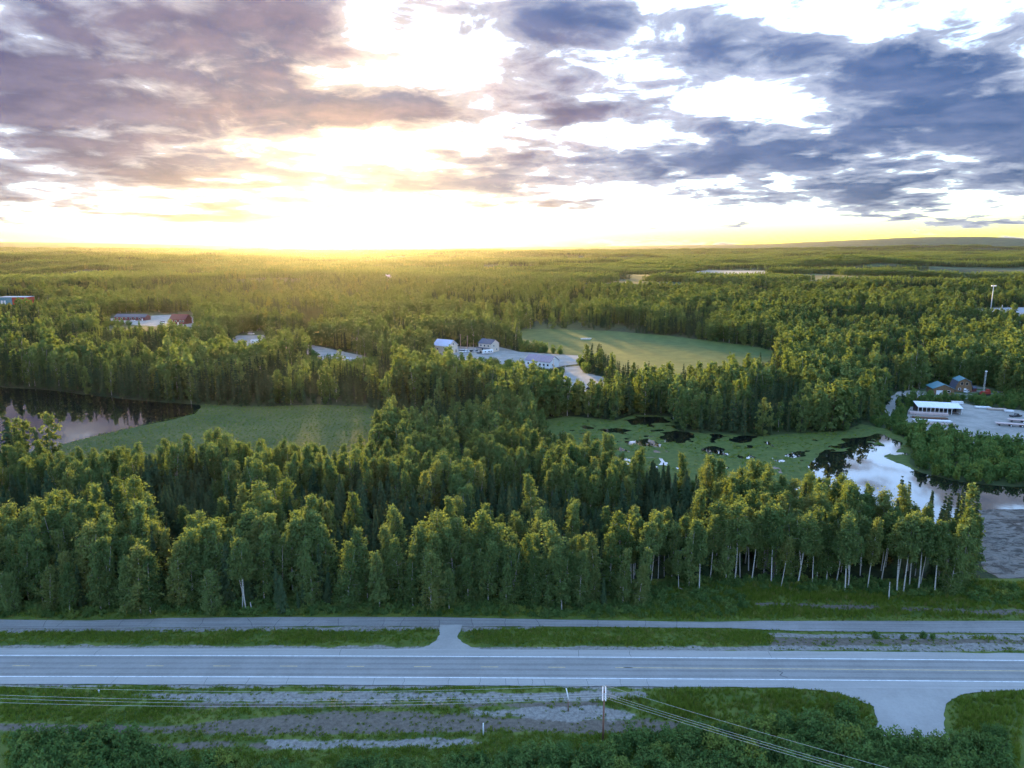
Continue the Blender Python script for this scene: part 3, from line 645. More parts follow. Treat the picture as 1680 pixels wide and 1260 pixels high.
# ------------------------------------------------------------------ scattering
def proto_obj(me):
    o = bpy.data.objects.new(me.name, me); return o
def scatter(name, protos, P, rz, scl, pid, kind='stuff', label=None, cat=None):
    """protos: list of mesh lists; P (n,3); rz (n,); scl (n,3); pid (n,) -> one object of instances"""
    me = bpy.data.meshes.new(name); me.vertices.add(len(P)); me.vertices.foreach_set('co', np.asarray(P, np.float32).ravel())
    fattr(me, 'rz', rz); a = me.attributes.new('scl', 'FLOAT_VECTOR', 'POINT'); a.data.foreach_set('vector', np.asarray(scl, np.float32).ravel())
    a = me.attributes.new('pid', 'INT', 'POINT'); a.data.foreach_set('value', np.asarray(pid, np.int32))
    o = obj(name, me, None); tag(o, label, cat, kind=kind)
    ng = bpy.data.node_groups.new(name, 'GeometryNodeTree'); ng.interface.new_socket('Geometry', in_out='INPUT', socket_type='NodeSocketGeometry'); ng.interface.new_socket('Geometry', in_out='OUTPUT', socket_type='NodeSocketGeometry')
    N = ng.nodes.new; L = ng.links.new; gi, go, J = N('NodeGroupInput'), N('NodeGroupOutput'), N('GeometryNodeJoinGeometry')
    def named(nm, ty):
        n = N('GeometryNodeInputNamedAttribute'); n.data_type = ty; n.inputs['Name'].default_value = nm
        return [s for s in n.outputs if s.enabled and s.name == 'Attribute'][0]
    ar, as_, ap = named('rz', 'FLOAT'), named('scl', 'FLOAT_VECTOR'), named('pid', 'INT')
    cx = N('ShaderNodeCombineXYZ'); L(ar, cx.inputs[2])
    for k, meshes in enumerate(protos):
        jj = N('GeometryNodeJoinGeometry')
        for m in meshes:
            oi = N('GeometryNodeObjectInfo'); oi.inputs['Object'].default_value = proto_obj(m); oi.inputs['As Instance'].default_value = False
            L(oi.outputs['Geometry'], jj.inputs[0])
        cmp = N('FunctionNodeCompare'); cmp.data_type = 'INT'; cmp.operation = 'EQUAL'
        ia = [s for s in cmp.inputs if s.enabled]; L(ap, ia[0]); ia[1].default_value = k
        ip = N('GeometryNodeInstanceOnPoints'); L(gi.outputs[0], ip.inputs['Points']); L(cmp.outputs[0], ip.inputs['Selection']); L(jj.outputs[0], ip.inputs['Instance'])
        L(cx.outputs[0], ip.inputs['Rotation']); L(as_, ip.inputs['Scale']); L(ip.outputs[0], J.inputs[0])
    L(J.outputs[0], go.inputs[0]); md = o.modifiers.new('instances', 'NODES'); md.node_group = ng
    return o
def jgrid(rng, x0, x1, y0, y1, sp):
    xs, ys = np.arange(x0, x1, sp), np.arange(y0, y1, sp); X, Y = np.meshgrid(xs, ys)
    return (X + rng.uniform(-.48, .48, X.shape) * sp).ravel(), (Y + rng.uniform(-.48, .48, X.shape) * sp).ravel()

NEAR = gp((-420, 1016), (0, 1011), (400, 1007), (700, 1006), (900, 1008), (1045, 1010), (1075, 985), (1100, 972), (1180, 962), (1300, 964), (1400, 972), (1500, 978), (1560, 973), (1588, 955),
          (1592, 915), (1572, 850, 14), (1480, 815, 15), (1310, 772, 15), (1150, 748, 15), (1000, 715, 15), (870, 695, 14), (700, 692, 14), (600, 714, 15), (400, 716, 15), (0, 710, 15), (-420, 710, 15))
# middle-distance clearings, as ground outlines (their near edge lies behind the trees that hide it)
CLEAR = [POND_L, MEADOW_L, MARSH, RIVER, MUD, YARD, YARD_ROAD, HOMES_R, LOT_C, LOT_C2, MEADOW_C, LOT_L, LANE_L, LOT_LL, ROAD_FAR, LAKE_FAR, FIELD_FAR, STRIP1, STRIP2, RED_LOT]
# low growth: sapling-high trees in front of lots so that they stay in view, and the willow bank by the river
LOW = [(gp((1400, 700), (1450, 690), (1500, 700), (1600, 725), (1900, 770), (1900, 815), (1600, 800), (1500, 785), (1450, 760), (1420, 730)), .40), (gp((1435, 676), (1470, 660), (1500, 662), (1500, 705), (1430, 712)), .26), (gp((585, 655), (700, 670), (900, 690), (985, 765), (585, 780)), .68), (gp((1480, 640), (1650, 645), (1700, 660), (1700, 685), (1575, 662), (1490, 668)), .30),
       (gp((715, 582), (745, 590), (960, 600), (1000, 640), (1010, 668), (890, 668), (850, 640), (715, 622)), .40), (gp((840, 570), (980, 582), (1000, 600), (940, 600), (860, 578)), .45),
       (gp((370, 560), (440, 560), (448, 602), (366, 602)), .32), (gp((495, 590), (620, 594), (625, 622), (500, 618)), .4), (gp((170, 524), (330, 528), (338, 568), (160, 564)), .30), (gp((850, 598), (945, 603), (935, 624), (855, 622)), .2), (gp((-20, 496), (75, 496), (75, 520), (-20, 520)), .28), (gp((1580, 518), (1760, 528), (1760, 545), (1580, 535)), .4)]
BLACKSPRUCE = gp((470, 585), (640, 600), (650, 690), (480, 680))
rng = np.random.default_rng(11)
SITES = [(731, 578, 13), (802, 576, 12), (889, 601, 15), (913, 642, 8), (1542, 645, 8), (1576, 641, 8), (218, 525, 20), (297, 531, 13), (28, 497, 24), (638, 467, 18), (1484, 519, 8), (422, 564, 8), (1616, 648, 5), (1625, 510, 5)]
SITES = [(*G(a, b), r) for a, b, r in SITES]
def open_mask(X, Y, grow=0.0):
    k = np.zeros(len(X), bool)
    for gx, gy, r in SITES: k |= np.hypot(X - gx, Y - gy) < r
    for p in CLEAR: k |= (sdist(X, Y, p) > -grow) if grow else inpoly(X, Y, p)
    return k
def low_factor(X, Y):
    f = np.ones(len(X))
    for p, s in LOW: f = np.where(inpoly(X, Y, p), np.minimum(f, s), f)
    return f

# ------------------------------------------------------------------ the roadside stand: single trees
def place_tree(name, pair, x, y, z, s, rz, label, group, cat='tree', parts=('trunk', 'crown'), sxy=1.0):
    t = thing(name, label, cat, (x, y, z), rz, group); t.scale = (s * sxy, s * sxy, s); t.rotation_euler = (rng.normal() * .025, rng.normal() * .025, rz)
    for pn, me in zip(parts, pair):
        c = bpy.data.objects.new(pn, me); COL.objects.link(c); c.parent = t
    return t
def ordinal(n): return f"{n}{'th' if 10 <= n % 100 <= 20 else {1: 'st', 2: 'nd', 3: 'rd'}.get(n % 10, 'th')}"
FRONT = [(183, 958, 'T', 17.5), (245, 984, 'F', 15), (398, 1001, 'T', 15.5), (404, 1003, 'T', 16.5), (603, 982, 'F', 13), (655, 986, 'F', 15.5), (683, 984, 'F', 13.5), (789, 988, 'F', 13.5), (801, 992, 'F', 15.5), (834, 957, 'T', 14),
         (928, 992, 'F', 13), (952, 994, 'F', 13.5), (1052, 990, 'F', 14), (1130, 968, 'F', 17), (1147, 973, 'T', 17.5), (1190, 958, 'F', 16), (1214, 947, 'T', 17), (1228, 936, 'T', 17), (1265, 958, 'T', 18), (1309, 958, 'T', 18), (1340, 950, 'F', 17.5), (1386, 972, 'T', 18.5), (1391, 970, 'T', 17),
         (1423, 968, 'T', 18), (1446, 953, 'T', 17.5), (1471, 974, 'T', 18), (1482, 973, 'T', 19), (1492, 960, 'T', 18), (1506, 972, 'T', 18.5), (1533, 976, 'T', 18), (1556, 974, 'F', 17.5), (1578, 962, 'F', 17), (1590, 940, 'F', 16), (300, 975, 'F', 13.5), (520, 975, 'F', 14), (60, 980, 'F', 15), (120, 990, 'F', 12.5)]
front_trees = []
for i, (px, py, k, h) in enumerate(FRONT):
    x, y = G(px, py); front_trees.append((x, y, k, h))
X, Y = jgrid(rng, -190, 150, 128, 262, 3.6)
k = inpoly(X, Y, NEAR) & (np.abs(X) < .80 * Y + 14)
for fx, fy, _, _ in front_trees: k &= np.hypot(X - fx, Y - fy) > 2.3
X, Y = X[k], Y[k]; o_ = np.argsort(Y); X, Y = X[o_], Y[o_]
spr = fbm(X / 16, Y / 16, 3, 71) + .36 * np.exp(-(((X + 40) / 62) ** 2 + ((Y - 178) / 20) ** 2)) - .10 * sstep(20, 60, X)
is_sp = (rng.random(len(X)) < sstep(.42, .66, spr) * .85 + .10) & ((Y > 151) | (rng.random(len(X)) < .45))
edge = sdist(X, Y, NEAR)
hh = 15.2 + 2.4 * sstep(0, 70, X) + (fbm(X / 14, Y / 14, 3, 77) - .5) * 7 + np.clip(rng.normal(size=len(X)), -2, 1.3) * 2.0
hh = hh * (1 - (.17 - .10 * sstep(-10, 25, X)) * sstep(165, 215, Y + .35 * X)) * (1 - .18 * (X < -112) * sstep(170, 200, Y)) * (1 - .07 * sstep(10, 40, X) * sstep(150, 175, Y))
hh = np.where(is_sp, hh * rng.uniform(.50, .86, len(X)), hh) * np.where((edge < 4) & (Y < 150), rng.uniform(.62, .98, len(X)), 1)
birches, spruces, rest_b, rest_s = [], [], [], []
for x, y, kd, h in front_trees: birches.append((x, y, h, kd, True))
for i in range(len(X)):
    if is_sp[i]: (spruces if len(spruces) < 300 else rest_s).append((X[i], Y[i], hh[i]))
    elif len(birches) < 300: birches.append((X[i], Y[i], hh[i], 'T' if X[i] > 24 and rng.random() < .8 else 'F', edge[i] < 4.5 and Y[i] < 150))
    else: rest_b.append((X[i], Y[i], hh[i]))
fr = sorted([b for b in birches if b[4]], key=lambda b: b[0] / b[1])
rank = {id(b): i + 1 for i, b in enumerate(fr)}; NF = len(fr)
def zone_of(u):
    u = u * FPX / 1.0
    return ('left of the forked white birch' if u < -365 else 'between the forked birch and the driveway' if u < -95 else 'behind the driveway mouth' if u < 60 else 'left of the grassy bay' if u < 230 else 'behind the white trunks at the right')
for b in birches:
    x, y, h, kd, f = b; pool, H0 = (B_TALL, 18.) if kd == 'T' else (B_FULL, 16.)
    j = int(rng.integers(len(pool))); s = h / H0
    if f:
        r = rank[id(b)]; w = 'birch with a bare white trunk' if kd == 'T' else 'birch leafy to the ground'
        pos = f"{ordinal(r)} from the left" if r <= NF / 2 else f"{ordinal(NF + 1 - r)} from the right"
        lab = f"{w}, {pos}, front row behind the path"
    else: lab = 'leafy green birch inside the roadside stand, ' + zone_of(x / y)
    place_tree('birch_tree', pool[j], x, y, 0, s, rng.random() * 6.28, lab, 'birches of the roadside stand', sxy=rng.uniform(.95, 1.28))
for i, (x, y, h) in enumerate(spruces):
    place_tree('spruce_tree', SP[int(rng.integers(len(SP)))], x, y, 0, h / 13, rng.random() * 6.28, 'dark narrow spruce in the roadside stand, ' + zone_of(x / y), 'spruces of the roadside stand', sxy=rng.uniform(.85, 1.25))
DEAD = [(310, 968), (1268, 955), (1252, 950), (232, 935), (470, 930), (1080, 930), (690, 760), (420, 920)]
for i, (px, py) in enumerate(DEAD):
    x, y = G(px, py); lab = ['dead grey spruce left of the forked white birch by the path', 'leaning dead grey spruce among the white trunks on the right', 'bare grey spruce beside the leaning dead one on the right', 'grey dead spruce behind the leftmost front birches', 'grey bare spruce deep in the stand, left of the driveway', 'grey bare spruce near the grassy bay of the stand', 'grey dead spruce far back in the centre of the stand', 'dead grey spruce behind the forked white birch'][i]
    place_tree('dead_spruce', SP_DEAD[i % 2], x, y, 0, rng.uniform(.8, 1.15), rng.random() * 6, lab, None)
# fallen or broken white birches
def snag(px, py, dx, dz, lab):
    x, y = G(px, py); MB().tube([(x, y, -.1), (x + dx * .5, y + .2, dz * .5), (x + dx, y + .3, dz)], [.16, .13, .09], 7).build('birch_snag', M['birch_bark'])
    tag(bpy.context.scene.objects[-1] if False else COL.objects[-1], lab, 'dead trunk')
snag(413, 1003, -.3, 2.0, 'short broken birch stump beside the forked birch at the path')
snag(1133, 972, -2.4, .9, 'white birch trunk fallen sideways at the stand edge')
snag(978, 962, .2, 6.0, 'broken white birch snag standing in the stand edge')
snag(1458, 985, .0, 4.2, 'reddish pale broken trunk in front of the right birches')

# ------------------------------------------------------------------ foreground thicket: single shrubs
SHRUB_AREA = gp((-120, 1222), (60, 1222), (130, 1222), (230, 1242), (330, 1262), (450, 1262), (640, 1266), (760, 1256), (860, 1240), (990, 1228), (1060, 1208), (1130, 1208), (1240, 1205), (1330, 1192), (1400, 1188), (1425, 1206), (1436, 1222), (1470, 1236),
                (1540, 1236), (1560, 1222), (1600, 1205), (1800, 1198), (1900, 1400), (-200, 1400))
X, Y = jgrid(rng, -100, 100, 72, 112, 2.05)
k = inpoly(X, Y, SHRUB_AREA) & (np.abs(X) < .77 * Y + 3) & (Y > 82.5)
X, Y = X[k], Y[k]; o_ = np.argsort(-Y); X, Y = X[o_], Y[o_]
shr = [(x, y) for x, y in zip(X, Y)][:290]
edge_row = sorted([p for i, p in enumerate(shr) if sdist(np.array([p[0]]), np.array([p[1]]), SHRUB_AREA)[0] < 1.6], key=lambda p: p[0] / p[1])
rk = {p: i + 1 for i, p in enumerate(edge_row)}
for x, y in shr:
    zone = 'left of the power pole' if x < G(988, 1215)[0] else 'right of the power pole'
    if (x, y) in rk:
        r = rk[(x, y)]; n = len(edge_row); lab = f"willow shrub {ordinal(r) + ' from the left' if r <= n / 2 else ordinal(n + 1 - r) + ' from the right'} along the foreground thicket's back edge"
    else: lab = f"leafy willow shrub inside the foreground thicket, {zone}"
    tall = 1.0 + .35 * (x < -58) + .18 * (x > 30)
    place_tree('willow_shrub', SH[int(rng.integers(len(SH)))], x, y, 0, rng.uniform(.62, 1.02) * tall, rng.random() * 6.28, lab, 'willow shrubs of the foreground thicket', 'shrub', ('stems', 'foliage'))
for (px, py, s, lab) in ((1436, 1047, .55, 'pale willow bush at the edge of the side road, leftmost of its row'), (1481, 1049, .42, 'small dark bush in the gravel by the side road'), (1514, 1047, .5, 'pale low bush on the gravel strip beside the highway'), (1530, 1048, .45, 'low bush right of the pale one on the gravel strip'), (1600, 1049, .3, 'smallest bush on the gravel strip near the right edge'), (775, 1050, .35, 'low bush at the driveway corner of the verge')):
    x, y = G(px, py); place_tree('willow_shrub', SH[1], x, y, .03, s, rng.random() * 6, lab, None, 'shrub', ('stems', 'foliage'))

# ------------------------------------------------------------------ undergrowth and grass that nobody could count
X, Y = jgrid(rng, -150, 150, 128, 152, 1.25)
d = sdist(X, Y, NEAR); k = (d > -1.6) & (d < 6) & (rng.random(len(X)) < .75)
bay = gp((1050, 1010), (1070, 985), (1100, 975), (1180, 966), (1230, 985), (1215, 1008), (1150, 1014)); X2, Y2 = jgrid(rng, 20, 60, 128, 150, 1.5); k2 = inpoly(X2, Y2, bay)
rb = gp((1560, 975), (1640, 958), (1700, 985), (1900, 1000), (1900, 1012), (1600, 990)); X3, Y3 = jgrid(rng, 70, 150, 128, 150, 1.7); k3 = inpoly(X3, Y3, rb)
X, Y = np.concatenate([X[k], X2[k2], X3[k3]]), np.concatenate([Y[k], Y2[k2], Y3[k3]]); k = (sdist(X, Y, PATH) < -.9); X, Y = X[k], Y[k]; n = len(X); s = rng.uniform(.45, 1.05, n)
scatter('undergrowth', BUSH, np.stack([X, Y, X * 0], -1), rng.random(n) * 6.28, np.stack([s, s, s], -1), rng.integers(0, 3, n))
def grass_proto(seed, h=.5, n=16, r=.35, w=.05):
    g = np.random.default_rng(seed); V = []
    for i in range(n):
        a = g.random() * 6.283; p = np.array([math.cos(a), math.sin(a), 0]) * r * math.sqrt(g.random()); q = p + np.array([g.normal() * .16, g.normal() * .16, h * g.uniform(.5, 1.1)])
        b = g.random() * 6.283; s = np.array([math.cos(b), math.sin(b), 0]) * w; m = (p + q) / 2 + np.array([0, 0, .05])
        V += [p - s, p + s, m + s * .8, m - s * .8, m - s * .8, m + s * .8, q + s * .15, q - s * .15]
    me = mesh_np('grass', V, np.arange(len(V)).reshape(-1, 4)); fattr(me, 'rnd', np.repeat(g.random(2 * n), 4)); me.materials.append(M['grass_blade']); return me
GR = [grass_proto(i, h, 16, .4, w) for i, (h, w) in enumerate([(.42, .05), (.6, .05), (.85, .045)])]
X, Y = jgrid(rng, -125, 125, 84, 150, .52)
ix = np.clip(((X + 150) / .6).astype(int), 0, VX.shape[1] - 1); iy = np.clip(((Y - 80) / .5).astype(int), 0, VX.shape[0] - 1)
bare = np.maximum(VG[iy, ix], VD[iy, ix] * .9); lush = fbm(X / 5, Y / 2.5, 3, 91)
k = (VE[iy, ix] > .15) & (rng.random(len(X)) < (1 - bare) * (.35 + lush)) & (np.abs(X) < .78 * Y + 4) & (sdist(X, Y, NEAR) < 1)
k |= (VE[iy, ix] > .15) & (bare > .5) & (rng.random(len(X)) < .05 * (lush > .5)) & (np.abs(X) < .78 * Y + 4)
X, Y, lush, bare = X[k], Y[k], lush[k], bare[k]; n = len(X); z = VZ[np.clip(((Y - 80) / .5).astype(int), 0, VX.shape[0] - 1), np.clip(((X + 150) / .6).astype(int), 0, VX.shape[1] - 1)]
tall = ((X > 18) & (Y < 110)) | ((X > 25) & (Y > 133)); s = rng.uniform(.6, 1.2, n) * (.6 + .7 * lush) * np.where(tall, 1.0, 1) * np.clip(.35 + VE[np.clip(((Y - 80) / .5).astype(int), 0, VX.shape[0] - 1), np.clip(((X + 150) / .6).astype(int), 0, VX.shape[1] - 1)] / 3, .35, 1) * np.where(bare > .4, .6, 1)
scatter('grass', [[g] for g in GR], np.stack([X, Y, z - .02], -1), rng.random(n) * 6.28, np.stack([s * 1.2, s * 1.2, s], -1), np.where(tall, 2, rng.integers(0, 2, n)))
# sedge tufts on the marsh and the meadows
X, Y = jgrid(rng, -190, 190, 150, 420, 1.5); k = np.zeros(len(X), bool)
k |= inpoly(X, Y, MEADOW_L) & (rng.random(len(X)) < .85)
mi_x = np.clip(((X - MX[0, 0]) / (MX[0, 1] - MX[0, 0])).astype(int), 0, MX.shape[1] - 1); mi_y = np.clip(((Y - MY[0, 0]) / (MY[1, 0] - MY[0, 0])).astype(int), 0, MX.shape[0] - 1)
inb = (X > MX[0, 0]) & (X < MX[0, -1]) & (Y > MY[0, 0]) & (Y < MY[-1, 0]); k |= inb & (MH[mi_y, mi_x] > .7) & (rng.random(len(X)) < .5) & (fbm(X / 9, Y / 9, 3, 12) > .46)
X, Y = X[k], Y[k]; n = len(X); s = rng.uniform(.5, 1.2, n) * np.where(X < -5, .62, 1)
SEDGE = [grass_proto(20 + i, .55, 10, .6, .10) for i in range(2)]
scatter('sedge', [[g] for g in SEDGE], np.stack([X, Y, X * 0 + .12], -1), rng.random(n) * 6.28, np.stack([s * 1.3, s * 1.3, s], -1), rng.integers(0, 2, n))

# ------------------------------------------------------------------ the rest of the woods, out to the hills
pr = [list(p) for p in B_FULL[:4]] + [list(p) for p in SP]
xb = np.array([r[0] for r in rest_b] + [r[0] for r in rest_s]); yb = np.array([r[1] for r in rest_b] + [r[1] for r in rest_s]); hb = np.array([r[2] / 16 for r in rest_b] + [r[2] / 13 for r in rest_s])
pid = np.concatenate([rng.integers(0, 4, len(rest_b)), 4 + rng.integers(0, 4, len(rest_s))]); n = len(xb); w = hb * rng.uniform(.98, 1.28, n)
scatter('roadside_woods', pr, np.stack([xb, yb, xb * 0], -1), rng.random(n) * 6.28, np.stack([w, w, hb], -1), pid)
# middle distance, 230 m to 1300 m
PX, PY, PS, PI, PW = [], [], [], [], []
for y0, y1, sp in ((170, 420, 3.9), (420, 760, 4.8), (760, 1350, 6.6)):
    X, Y = jgrid(rng, -.97 * y1 - 20, .97 * y1 + 20, y0, y1, sp); k = np.abs(X) < .95 * Y + 20; X, Y = X[k], Y[k]
    k = ~inpoly(X, Y, NEAR) & (sdist(X, Y, NEAR) < -4.0) & ~open_mask(X, Y) & ~((X < 105) & (X > -400) & (Y < 238)); X, Y = X[k], Y[k]
    lowf = low_factor(X, Y); sprn = fbm(X / 45, Y / 45, 3, 101); bs = inpoly(X, Y, BLACKSPRUCE)
    dens_ = fbm(X / 170, Y / 55, 3, 107); gap = (dens_ < .41) & (Y > 600)
    k = ~gap | (rng.random(len(X)) < .15); X, Y, lowf, sprn, bs = X[k], Y[k], lowf[k], sprn[k], bs[k]
    sp_ = (rng.random(len(X)) < np.where(bs, .92, sstep(.38, .60, sprn) * .85 + .08)) & (lowf > .5)
    h = (1.0 + (fbm(X / 60, Y / 50, 3, 113) - .5) * .6 + (fbm(X / 17, Y / 17, 2, 117) - .5) * .45 + np.abs(rng.normal(size=len(X))) * .26 - .12) * lowf * np.where(sp_, np.where(bs, .72, .95), 1)
    PX.append(X); PY.append(Y); PS.append(np.maximum(h, .22)); PI.append(np.where(sp_, 5 + rng.integers(0, 3, len(X)), rng.integers(0, 5, len(X)))); PW.append(np.maximum(h, .22) * rng.uniform(.9, 1.25, len(X)) * (sp / 4.2) ** .6 * np.where(lowf < .6, 1.35, 1) * np.where(bs, .9, 1))
    lo = (lowf < .48) | ((lowf < .55) & (rng.random(len(X)) < .7)); PI[-1] = np.where(lo, 8 + rng.integers(0, 3, len(X)), PI[-1]); f_ = np.where(lo, 3.6, 1); PS[-1] = PS[-1] * f_ * .95; PW[-1] = np.where(lo, PS[-1] * .75, PW[-1])
X, Y, Sx, Pi, W = map(np.concatenate, (PX, PY, PS, PI, PW)); n = len(X)
scatter('woods', [list(p) for p in B_MID] + [list(p) for p in SP_MID] + [list(p) for p in SH_MID], np.stack([X, Y, terrain(X, Y) - .05], -1), rng.random(n) * 6.28, np.stack([W, W, Sx], -1), Pi)
PX, PY, PW = [], [], []
for y0, y1, sp in ((1320, 2600, 27), (2600, 5200, 40), (5200, 9000, 75)):
    X, Y = jgrid(rng, -.84 * y1, .84 * y1, y0, y1, sp); k = (np.abs(X) < .82 * Y) & ~open_mask(X, Y, 14)
    X, Y = X[k], Y[k]; k = fbm(X / 520, Y / 170, 3, 131) > np.where(Y > 5000, .36, .46); X, Y = X[k], Y[k]; PX.append(X); PY.append(Y); PW.append(np.full(len(X), sp / 27))
X, Y, W = map(np.concatenate, (PX, PY, PW)); n = len(X); s = rng.uniform(.75, 1.3, n)
scatter('far_woods', [[m] for m in CLUMP], np.stack([X, Y, terrain(X, Y) - .5], -1), rng.random(n) * 6.28, np.stack([W * 1.12, W * 1.12, s * W ** .35], -1), np.clip((fbm(X / 420, Y / 170, 3, 137) - .32) * 13 + rng.normal(size=n) * .5, 0, 3.99).astype(int))

# ------------------------------------------------------------------ evening haze
hb_ = MB().box((0, 0, 0), (44000, 44000, 1)); hz = hb_.build('haze', None)
hm = bpy.data.materials.new('haze'); hm.use_nodes = True; t = hm.node_tree; t.nodes.clear(); mo = t.nodes.new('ShaderNodeOutputMaterial'); pv = t.nodes.new('ShaderNodeVolumePrincipled')
pv.inputs['Color'].default_value = (.93, .93, .95, 1); pv.inputs['Density'].default_value = 0.5e-5; pv.inputs['Anisotropy'].default_value = .80
t.links.new(pv.outputs[0], mo.inputs['Volume']); hz.data.materials.append(hm); tag(hz, kind='stuff')
hz.scale.z = 310; hz.location.z = 310 / 2 - 14

# ------------------------------------------------------------------ built things
def plain(name, c, rough=.7, var=.12, scale=1.2, metal=0.0):
    def fn(t, oc, pos, b):
        b.inputs['Metallic'].default_value = metal
        return mixc(t, noise(t, oc, scale, 4, .6).step(.3, .7), tuple(v * (1 - var) for v in c), tuple(min(1, v * (1 + var)) for v in c))
    return material(name, fn, rough, .3)
def ribbed(name, c, pitch=.9):
    def fn(t, oc, pos, b):
        s = t.nodes.new('ShaderNodeSeparateXYZ'); t.links.new(oc.k, s.inputs[0]); r = (S(t, s.outputs[0]) * (6.283 / pitch)).f('SINE')
        bump(t, b, r, .6, .05); return mixc(t, noise(t, oc, .6, 4, .6).step(.3, .7), tuple(v * .85 for v in c), c)
    return material(name, fn, .45, .5)
M.update(wood=plain('weathered_wood', (.16, .09, .06)), pale_wood=plain('pale_wood', (.42, .33, .28)), white=plain('white_paint', (.74, .74, .76), .5, .06), cream=plain('cream_siding', (.58, .50, .42), .7, .08),
         steel_roof=ribbed('blue_grey_metal_roof', (.42, .50, .66)), mauve_roof=ribbed('mauve_metal_roof', (.26, .20, .25)), teal_roof=ribbed('teal_metal_roof', (.10, .25, .30)), slate=plain('slate_shingles', (.09, .10, .14)),
         brown=plain('brown_log_siding', (.19, .115, .065)), red=plain('red_paint', (.36, .05, .035)), glass=material('dark_glass', lambda t, oc, pos, b: (.02, .025, .03), .08, .6), rubber=plain('tyre_rubber', (.02, .02, .02)),
         white_roof=ribbed('white_metal_roof', (.72, .74, .78), 1.2), dark=plain('dark_paint', (.035, .038, .045), .35), blue=plain('blue_paint', (.06, .10, .20), .35), silver=plain('silver_paint', (.45, .46, .48), .35), wire=plain('aluminium_wire', (.42, .43, .41), .5, .05),
         galv=plain('galvanised_steel', (.50, .52, .52), .45), rust=plain('rusty_pole', (.20, .10, .075)), pink=plain('pale_pink_deck', (.52, .40, .38)), maroon=plain('maroon_siding', (.16, .045, .045)))
def at(px, py): x, y = G(px, py); return (x, y, float(terrain(x, y)))

# power line ------------------------------------------------------------------------
px_, py_, _ = at(989, 1219)
PH = 8.6
pole = thing('power_pole', 'rusty brown power pole with paired white crossarms in the thicket', 'power pole', (px_, py_, 0))
MB().tube([(0, 0, -.3), (0, 0, PH + .5)], [.17, .12], 10).build('shaft', M['rust'], pole, True)
AR = Vector((.13, 1, 0)).normalized()
for sx in (-.22, .22):
    mb = MB(); c = Vector((sx, 0, PH)); mb.tube([c - AR * 1.75, c + AR * 1.75], .09, 4); mb.build('crossarm', M['white'], pole)
ins = [1.6, -.45, -1.0, -1.6]
for o_ in ins:
    p = AR * o_; MB().tube([(p.x, p.y, PH + .05), (p.x, p.y, PH + .16), (p.x, p.y, PH + .28), (p.x, p.y, PH + .36)], [.05, .09, .09, .03], 8).build('insulator', M['galv'], pole, True)
for s in (-1, 1): MB().tube([(0, 0, PH - 1.2), tuple(AR * .9 * s + Vector((0, 0, PH - .08)))], .03, 4).build('brace', M['rust'], pole)
def wire(a, b, sag, lab, grp):
    a, b = Vector(a), Vector(b); pts = [a.lerp(b, t) - Vector((0, 0, 4 * sag * t * (1 - t))) for t in np.linspace(0, 1, 25)]
    o = MB().tube(pts, .020, 5).build('power_wire', M['wire'], None, True); tag(o, lab, 'wire', grp)
rt = Vector((*G(1420, 1262, PH), 0)) - Vector((px_, py_, 0)); lt = Vector((*G(0, 1137, PH), 0)) - Vector((px_, py_, 0))
nm = ['farthest', 'second farthest', 'second nearest', 'nearest']
for i, o_ in enumerate(ins):
    p = Vector((px_, py_, PH + .38)) + AR * o_
    wire(p, p + lt * 1.18 + Vector((0, (.4, .2, -.1, -.5)[i], .3)), 1.5, f"overhead wire running left from the power pole, {nm[i]} of four", 'power line wires')
    wire(p, p + rt * 1.9 + Vector((0, 0, .6)), .7, f"overhead wire running down to the right from the power pole, {nm[i]} of four", 'power line wires')
x, y, _ = at(932, 1168)
t = thing('service_pole', 'thin brown post with a leaning white top rail on the gravel', 'post', (x, y, 0))
MB().tube([(0, 0, -.2), (0, 0, 2.3)], .08, 8).build('shaft', M['rust'], t, True); MB().tube([(.12, 0, 2.0), (-.35, .4, 4.1)], .10, 6).build('top_rail', M['white'], t, True)
x, y, _ = at(793, 1208); o = MB().tube([(x, y, -.2), (x, y, 1.2), (x, y, 2.35)], [.10, .10, .09], 8).add([], []).build('marker_post', M['white'], None, True); tag(o, 'white marker post beside the dirt track', 'post')
x, y, _ = at(163, 1141); t = thing('roadside_marker', 'small roadside marker with white disc in the grass', 'marker', (x, y, 0))
MB().tube([(0, 0, 0), (0, 0, .9)], .04, 6).build('stake', M['galv'], t); MB().tube([(0, -.03, .95), (0, .03, .95)], .16, 12).build('reflector', M['white'], t)

